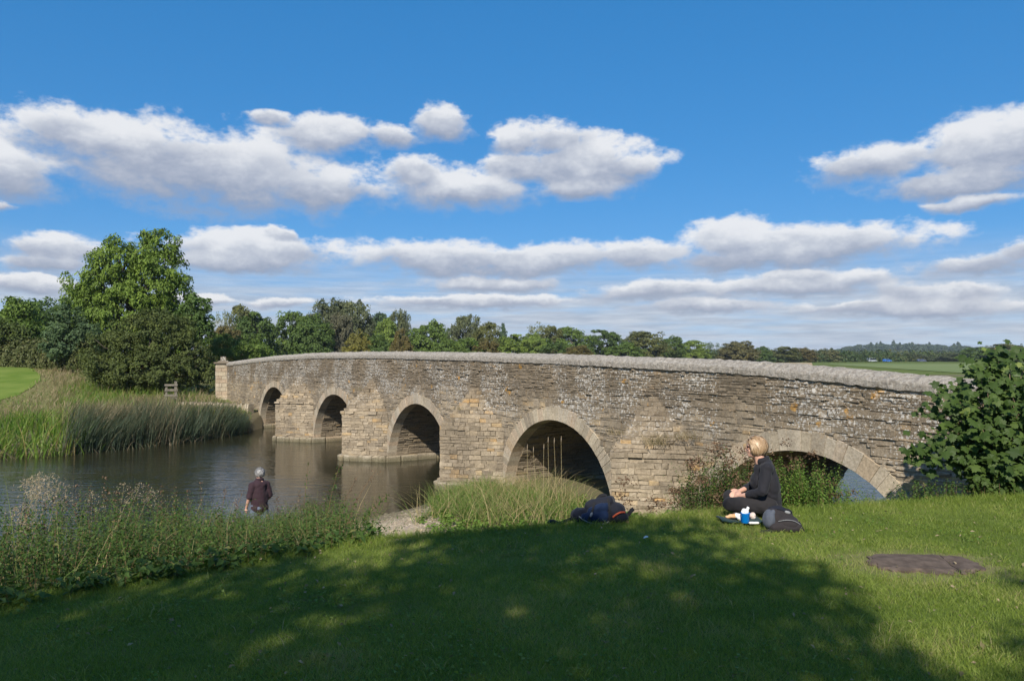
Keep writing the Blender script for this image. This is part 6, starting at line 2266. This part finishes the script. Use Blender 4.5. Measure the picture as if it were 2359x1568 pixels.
def standing_person():
    Y = 16.1
    X, _, _ = px(597, 1100, Y)
    z = float(height(X, Y))
    t = thing("person", (X, Y, z), "grey-haired person in dark plum polo and jeans seen from behind by the water", "person", rz=math.radians(-50))
    # built facing -X, turned so the back is to the lawn
    hgt = EYE - (1079 - HYP) / FPX * Y - z
    k = hgt / 1.76
    v = lambda *a: np.array(a) * k
    H = v(-.035, .02, 1.640)
    sh = {s: v(.01, s * .165, 1.405) for s in (-1, 1)}
    el = {s: v(.015, s * .240, 1.12) for s in (-1, 1)}
    wr = {-1: v(-.10, -.255, .90), 1: v(-.16, .17, .96)}
    hip = {s: v(.01, s * .095, .92) for s in (-1, 1)}
    kn = {s: v(-.02 + .03 * s, s * .115, .50) for s in (-1, 1)}
    ank = {s: v(.02 + .05 * s, s * .13, .085) for s in (-1, 1)}
    S = [(q - 0, f) for q, f in head_shapes(H, k * 1.08)]
    S += [capsule(v(.01, 0, 1.43), v(-.015, .01, 1.58), .066 * k, .058 * k), capsule(v(.01, 0, .95), v(.01, 0, 1.18), .125 * k, .13 * k), capsule(v(.01, 0, 1.18), v(.01, 0, 1.40), .135 * k, .125 * k), capsule(sh[-1], sh[1], .065 * k, .065 * k)]
    for s in (-1, 1):
        S += [capsule(sh[s], el[s], .052 * k, .042 * k), capsule(el[s], wr[s], .044 * k, .028 * k), capsule(hip[s], kn[s], .085 * k, .058 * k), capsule(kn[s], ank[s], .058 * k, .040 * k), capsule(ank[s], ank[s] + v(-.15, 0, -.045), .042 * k, .030 * k)]
        S += hand_shapes(wr[s], (-.25, 0, -1), (-1, 0, .1), (0, s, 0), k, .45)
    link("body", fuse("body", S, .0085, 3), M_SKIN, t)
    S = [capsule(v(.01, 0, .90), v(.012, 0, 1.18), .155 * k, .155 * k), capsule(v(.012, 0, 1.18), v(.015, 0, 1.38), .158 * k, .135 * k), capsule(sh[-1], sh[1], .080 * k, .080 * k), capsule(v(.01, 0, 1.40), v(.005, .005, 1.475), .12 * k, .082 * k), capsule(v(.02, -.13, 1.40), v(.015, -.03, 1.49), .070 * k, .062 * k), capsule(v(.02, .13, 1.40), v(.015, .03, 1.49), .070 * k, .062 * k), ellip(v(.05, 0, 1.40), np.array((.10, .15, .10)) * k),
         ellip(v(.0, .06, 1.12), np.array((.135, .14, .30)) * k), ellip(v(.0, -.06, 1.12), np.array((.135, .14, .30)) * k), capsule(v(.01, -.07, .90), v(.01, .07, .90), .13 * k, .13 * k)]
    for s in (-1, 1):
        S += [capsule(sh[s], sh[s] + (el[s] - sh[s]) * .88, .078 * k, .068 * k)]
    link("polo_shirt", fuse("polo_shirt", S, .012, 3, .014, 21, nscale=13), M_MAROON, t)
    S = []
    for i in range(17):
        a = np.linspace(-2.5, 2.5, 17)[i]
        S.append(ellip(v(.0 + .074 * math.cos(a), .005 + .070 * math.sin(a), 1.520 + .012 * math.cos(a)), np.array((.024, .024, .036)) * k))
    link("collar", fuse("collar", S, .008, 2), M_MAROON, t)
    S = [ellip(v(.015, 0, .90), np.array((.145, .175, .11)) * k)]
    for s in (-1, 1):
        S += [capsule(hip[s], kn[s], .105 * k, .082 * k), capsule(kn[s], ank[s] + v(0, 0, .02), .080 * k, .070 * k)]
    link("jeans", fuse("jeans", S, .012, 3, .010, 5), M_JEANS, t)
    for s in (-1, 1):
        link("shoe", fuse("shoe", [capsule(ank[s] + v(.03, 0, -.035), ank[s] + v(-.16, 0, -.045), .05 * k, .042 * k)], .012, 3), M_SHOE, t)
    rng = np.random.default_rng(210)

    def cover(q):
        face = q[0] < -.35 and q[2] < .55
        low = q[2] < -.50 + (.45 if q[0] < .15 else 0)
        return not (face or low)

    def flow(q):
        return np.array([.3, .2 * np.sign(q[1]), -1.0 if q[2] < .8 else -.2])
    me, un = hair_mesh("hair", H, k * 1.08, rng, 1500, .36, cover, flow, .012, 1.0, (1.10, 1.12, 1.07))
    h = link("hair", me, M_GREY, t)
    link("hair_underlayer", un, M_GREY, h)


seated_person()
standing_person()


# ------------------------------------------------------------------ rucksacks and picnic things
M_PACKBLK = mat_cloth("charcoal_nylon", (.020, .017, .018), (.038, .032, .032))
M_PACKGRY = mat_cloth("grey_blue_nylon", (.060, .068, .085), (.10, .11, .135))
M_PACKBLU = mat_cloth("dark_blue_nylon", (.005, .011, .030), (.011, .026, .070))
M_PACKNVY = mat_cloth("navy_black_nylon", (.008, .009, .014), (.018, .020, .030))
M_RED = mat_plain("orange_red_piping", (.42, .07, .03), (.5, .1, .04), 10, .6, 0, .2)
M_STRAP = mat_cloth("black_webbing", (.010, .010, .011), (.020, .020, .022))
M_GREYTRIM = mat_plain("grey_piping", (.20, .20, .20), (.3, .3, .3), 10, .6, 0, .2)


def strap_mesh(name, pts, w, th=.006):
    """flat webbing along points"""
    pts = np.array(pts, float)
    q = np.linspace(0, 1, len(pts))
    s = np.linspace(0, 1, len(pts) * 4)
    P = np.stack([np.interp(s, q, pts[:, i]) for i in range(3)], 1)
    for _ in range(3):
        P[1:-1] = (P[:-2] + P[1:-1] * 2 + P[2:]) / 4
    d = unit(np.gradient(P, axis=0))
    up = np.array([0, -.5, .8])
    a = unit(np.cross(d, up)) * w / 2
    b = np.cross(d, unit(a)) * th / 2
    ring = np.stack([P - a - b, P + a - b, P + a + b, P - a + b], 1)
    n = len(P)
    F = [(i * 4 + j, i * 4 + (j + 1) % 4, (i + 1) * 4 + (j + 1) % 4, (i + 1) * 4 + j) for i in range(n - 1) for j in range(4)] + [(0, 3, 2, 1), tuple((n - 1) * 4 + j for j in range(4))]
    return mesh_np(name, ring.reshape(-1, 3), F)


def grey_pack():
    Y = 7.75
    X, _, _ = px(1795, 1210, Y)
    z = float(height(X, Y))
    t = thing("rucksack", (X, Y, z), "black and grey rucksack lying beside the seated person's back", "rucksack")
    E = ellip
    S = [E((.02, 0, .085), (.17, .12, .085)), E((.09, 0, .075), (.10, .115, .075)), E((-.05, .01, .12), (.11, .11, .085)), capsule((.14, -.08, .05), (.14, .08, .05), .05, .05), capsule((-.08, -.09, .05), (.12, -.09, .045), .05, .045),
         capsule((-.06, 0, .17), (.09, 0, .13), .055, .05)]
    link("main_bag", fuse("main_bag", S, .009, 4, .010, 31, nscale=13), M_PACKBLK, t)
    S = [E((-.105, -.01, .125), (.055, .105, .085)), E((-.12, -.02, .10), (.05, .09, .075)), capsule((-.13, -.06, .14), (-.08, -.05, .195), .03, .025)]
    link("top_lid", fuse("top_lid", S, .008, 3, .008, 33), M_PACKGRY, t)
    S = [E((.06, -.085, .08), (.10, .045, .062)), E((.10, -.08, .075), (.07, .05, .058))]
    p = link("front_pocket", fuse("front_pocket", S, .008, 3, .006, 35), M_PACKBLK, t)
    link("zip_piping", strap_mesh("zip_piping", [(-.05, -.115, .115), (.02, -.137, .135), (.10, -.137, .125), (.165, -.115, .085)], .005, .004), M_GREYTRIM, p)
    link("shoulder_strap", strap_mesh("shoulder_strap", [(-.10, .02, .20), (-.03, .0, .232), (.06, .0, .205), (.13, .02, .16)], .05, .014), M_PACKNVY, t)
    link("shoulder_strap", strap_mesh("shoulder_strap", [(-.09, -.06, .02), (-.13, -.13, .025), (-.19, -.14, .012), (-.22, -.10, .012)], .045, .014), M_STRAP, t)
    link("grab_loop", strap_mesh("grab_loop", [(.04, .0, .205), (.08, -.02, .215), (.12, -.01, .185)], .022, .007), M_STRAP, t)
    link("buckle", fuse("buckle", [capsule((.055, -.03, .190), (.085, -.03, .182), .016, .016, 10, 3)], .006, 1), M_GREYTRIM, t)
    link("compression_strap", strap_mesh("compression_strap", [(.17, -.06, .10), (.20, -.07, .04), (.22, -.08, .015), (.20, -.1, .012)], .022, .006), M_STRAP, t)


def blue_pack():
    Y = 8.25
    X, _, _ = px(1375, 1200, Y)
    z = float(height(X, Y))
    t = thing("rucksack", (X, Y, z), "dark blue rucksack slumped on its side at the shade's edge", "rucksack")
    t.scale = (1.18, 1.1, 1.32)
    E = ellip
    S = [capsule((-.15, -.04, .06), (.12, -.04, .07), .060, .072), capsule((-.13, .07, .06), (.12, .07, .07), .060, .072), capsule((-.06, -.02, .135), (.09, -.02, .165), .055, .060), capsule((-.05, .05, .13), (.09, .05, .16), .055, .055),
         E((.15, .0, .09), (.11, .12, .09)), capsule((.10, -.04, .185), (.13, .05, .185), .040, .040), E((.20, -.03, .06), (.08, .09, .06)), E((-.17, .01, .06), (.07, .11, .06))]
    link("main_bag", fuse("main_bag", S, .008, 2, .014, 41, nscale=16), M_PACKNVY, t)
    S = [capsule((-.12, -.095, .065), (.05, -.10, .075), .042, .050), capsule((-.06, -.085, .115), (.06, -.085, .145), .040, .036), capsule((.02, -.09, .09), (.08, -.075, .155), .036, .030)]
    p = link("front_panel", fuse("front_panel", S, .007, 2, .014, 43, nscale=20), M_PACKBLU, t)
    link("bottom_piping", strap_mesh("bottom_piping", [(-.17, -.10, .075), (-.12, -.14, .045), (-.03, -.156, .022), (.06, -.155, .026), (.10, -.13, .05)], .007, .006), M_GREYTRIM, p)
    link("compression_strap", strap_mesh("compression_strap", [(-.10, -.135, .04), (-.075, -.150, .085), (-.05, -.125, .135), (-.03, -.07, .185)], .018, .006), M_STRAP, p)
    link("compression_strap", strap_mesh("compression_strap", [(.09, -.14, .03), (.10, -.14, .09), (.10, -.12, .15), (.09, -.06, .215)], .018, .006), M_STRAP, p)
    link("buckle", fuse("buckle", [capsule((-.072, -.155, .09), (-.062, -.150, .108), .011, .011, 8, 3)], .005, 1), M_GREYTRIM, p)
    S = [E((.185, -.08, .065), (.085, .055, .055)), E((.22, -.06, .05), (.06, .06, .045))]
    p = link("lid_pocket", fuse("lid_pocket", S, .008, 3, .008, 45), M_PACKNVY, t)
    link("red_piping", strap_mesh("red_piping", [(.125, -.135, .075), (.155, -.142, .100), (.195, -.138, .116), (.235, -.115, .112)], .013, .008), M_RED, p)
    link("hip_strap", strap_mesh("hip_strap", [(-.18, -.03, .06), (-.25, -.05, .045), (-.32, -.06, .018), (-.37, -.06, .016), (-.42, -.05, .022)], .028, .008), M_STRAP, t)
    link("strap_pad", fuse("strap_pad", [E((-.405, -.06, .024), (.042, .030, .022)), capsule((-.44, -.05, .02), (-.36, -.06, .02), .014, .014)], .006, 2), M_PACKNVY, t)
    link("shoulder_strap", strap_mesh("shoulder_strap", [(.24, .0, .055), (.275, -.02, .075), (.305, -.02, .11), (.325, -.02, .125)], .034, .012), M_STRAP, t)
    link("grab_loop", strap_mesh("grab_loop", [(.0, .02, .19), (.03, .01, .225), (.07, .01, .23), (.09, .02, .22)], .03, .01), M_STRAP, t)
    link("shoe_tag", fuse("shoe_tag", [E((.255, -.11, .03), (.016, .008, .012))], .005, 1), mat_plain("pink_tag", (.45, .18, .16), (.5, .2, .18), 5, .6, 0, .2), t)


grey_pack()
blue_pack()


def picnic():
    rng = np.random.default_rng(220)
    Y = 8.05
    X, _, _ = px(1718, 1195, Y)
    z = float(height(X, Y)) + .03
    # sit mat
    mt = thing("sit_mat", (X, Y, z), "dark green folded sit mat under the picnic food", "mat")
    n, m = 26, 12
    xs, ys = np.linspace(-.27, .16, n), np.linspace(-.10, .16, m)
    XX, YY = np.meshgrid(xs, ys)
    Z = .012 + .010 * np.sin(XX * 21) * np.cos(YY * 17) + .016 * np.exp(-((XX + .25) / .04) ** 2)
    top = np.stack([XX, YY, Z], -1).reshape(-1, 3)
    bot = top - np.array([0, 0, .014])
    i = np.arange(n * m).reshape(m, n)
    F = np.stack([i[:-1, :-1], i[:-1, 1:], i[1:, 1:], i[1:, :-1]], -1).reshape(-1, 4)
    b = i[0].tolist() + i[1:, -1].tolist() + i[-1, :-1][::-1].tolist() + i[1:-1, 0][::-1].tolist()
    F2 = [(b[j], n * m + b[j], n * m + b[(j + 1) % len(b)], b[(j + 1) % len(b)]) for j in range(len(b))]
    link("mat_sheet", mesh_np("mat_sheet", np.vstack([top, bot]), np.vstack([F, (F + n * m)[:, ::-1], F2]), smooth=True), mat_cloth("dark_green_foam", (.012, .030, .030), (.022, .05, .048)), mt)
    # blue beaker with paper stuffed in it
    A = Acc()
    k = 20
    th = np.linspace(0, 2 * np.pi, k, endpoint=False)
    prof = [(0.001, .004), (.036, .0), (.041, .006), (.045, .095), (.0475, .098), (.0475, .103), (.042, .100), (.038, .02), (.001, .016)]
    V = np.array([(r * np.cos(a), r * np.sin(a), h) for r, h in prof for a in th])
    F = [(i * k + j, i * k + (j + 1) % k, (i + 1) * k + (j + 1) % k, (i + 1) * k + j) for i in range(len(prof) - 1) for j in range(k)]
    cx, _, _ = px(1716, 1190, Y - .1)
    c = thing("beaker", (cx, Y - .1, float(height(cx, Y - .1)) + .03), "bright blue plastic beaker with white paper sticking out", "beaker")
    link("cup", mesh_np("cup", V * 1.02, F, smooth=True), mat_plain("blue_plastic", (.0, .17, .55), (.0, .19, .60), 5, .35, 0, .5), c)
    S = [capsule((-.02, 0, .06), (-.015, .0, .135), .022, .020, 8, 3), capsule((.015, .005, .06), (.025, .0, .150), .020, .016, 8, 3), ellip((0, -.012, .115), (.032, .016, .028))]
    link("paper", fuse("paper", S, .006, 1, .012, 51, nscale=40), M_PAPER, c)
    # food and wrappers
    def lump(name, x, Yo, shapes, mat, label, cat, vox=.006, nz=.006):
        wx, _, _ = px(x, 1195, Y + Yo)
        t = thing(name, (wx, Y + Yo, float(height(wx, Y + Yo)) + .045), label, cat)
        link(name + "_body", fuse(name, shapes, vox, 1, nz, int(x), nscale=30), mat, t)
        return t
    s1 = lump("sandwich", 1690, .02, [ellip((0, 0, .03), (.065, .035, .024)), ellip((-.05, 0, .022), (.04, .03, .018))], mat_plain("bread_crust", (.55, .30, .14), (.68, .45, .26), 25, .8, .3, .2), "orange-brown sandwich roll on the sit mat left of the blue beaker", "sandwich")
    link("wrapper", fuse("wrapper", [ellip((.035, -.005, .034), (.035, .036, .026))], .005, 1, .010, 7, nscale=45), M_PAPER, s1)
    lump("food_bag", 1706, -.03, [ellip((0, 0, .018), (.035, .03, .026)), ellip((.03, .01, .022), (.025, .02, .02))], M_PAPER, "crumpled white paper food bag against the beaker's left side", "bag", .005, .012)
    lump("bread_bag", 1733, .0, [ellip((0, 0, .035), (.032, .03, .038))], mat_plain("pale_pink_wrap", (.62, .48, .40), (.78, .70, .64), 20, .5, .3, .4), "pinkish wrapped bread behind the blue beaker", "bread", .005, .010)
    w = lump("paper_tube", 1736, -.14, [capsule((-.04, 0, -.005), (.045, .01, -.008), .014, .013, 10, 3)], M_PAPER, "small white rolled packet on the grass right of the beaker", "packet", .004, .002)
    # litter on the shaded lawn
    lx, _, _ = px(1487, 1231, 7.35)
    lz = float(height(lx, 7.35))
    t = thing("paper_scrap", (lx, 7.35, lz), "small white paper scrap lying on the shaded lawn", "paper")
    V = np.array([(-.032, -.015, .03), (.030, -.018, .045), (.034, .016, .05), (-.028, .018, .035), (0, 0, .06)])
    link("scrap", mesh_np("scrap", V * np.array([.7, .7, .8]), [(0, 1, 4), (1, 2, 4), (2, 3, 4), (3, 0, 4)]), M_PAPER, t)


M_PAPER = mat_plain("white_paper", (.70, .69, .66), (.82, .81, .78), 15, .7, .1, .2)
picnic()

# ------------------------------------------------------------------ summer air
def haze():
    V, F = box_np(-5100, 5100, -280, 6400, -2.2, 60.0)
    m = bpy.data.materials.new("haze_air")
    m.use_nodes = True
    g = G(m.node_tree)
    v = g.n('ShaderNodeVolumePrincipled', {'Color': (.72, .84, 1.0), 'Density': 0.00012, 'Anisotropy': 0.0})
    g.out(v.outputs[0], slot='Volume')
    link("haze", mesh_np("haze", V, F), m, kind="stuff")


haze()
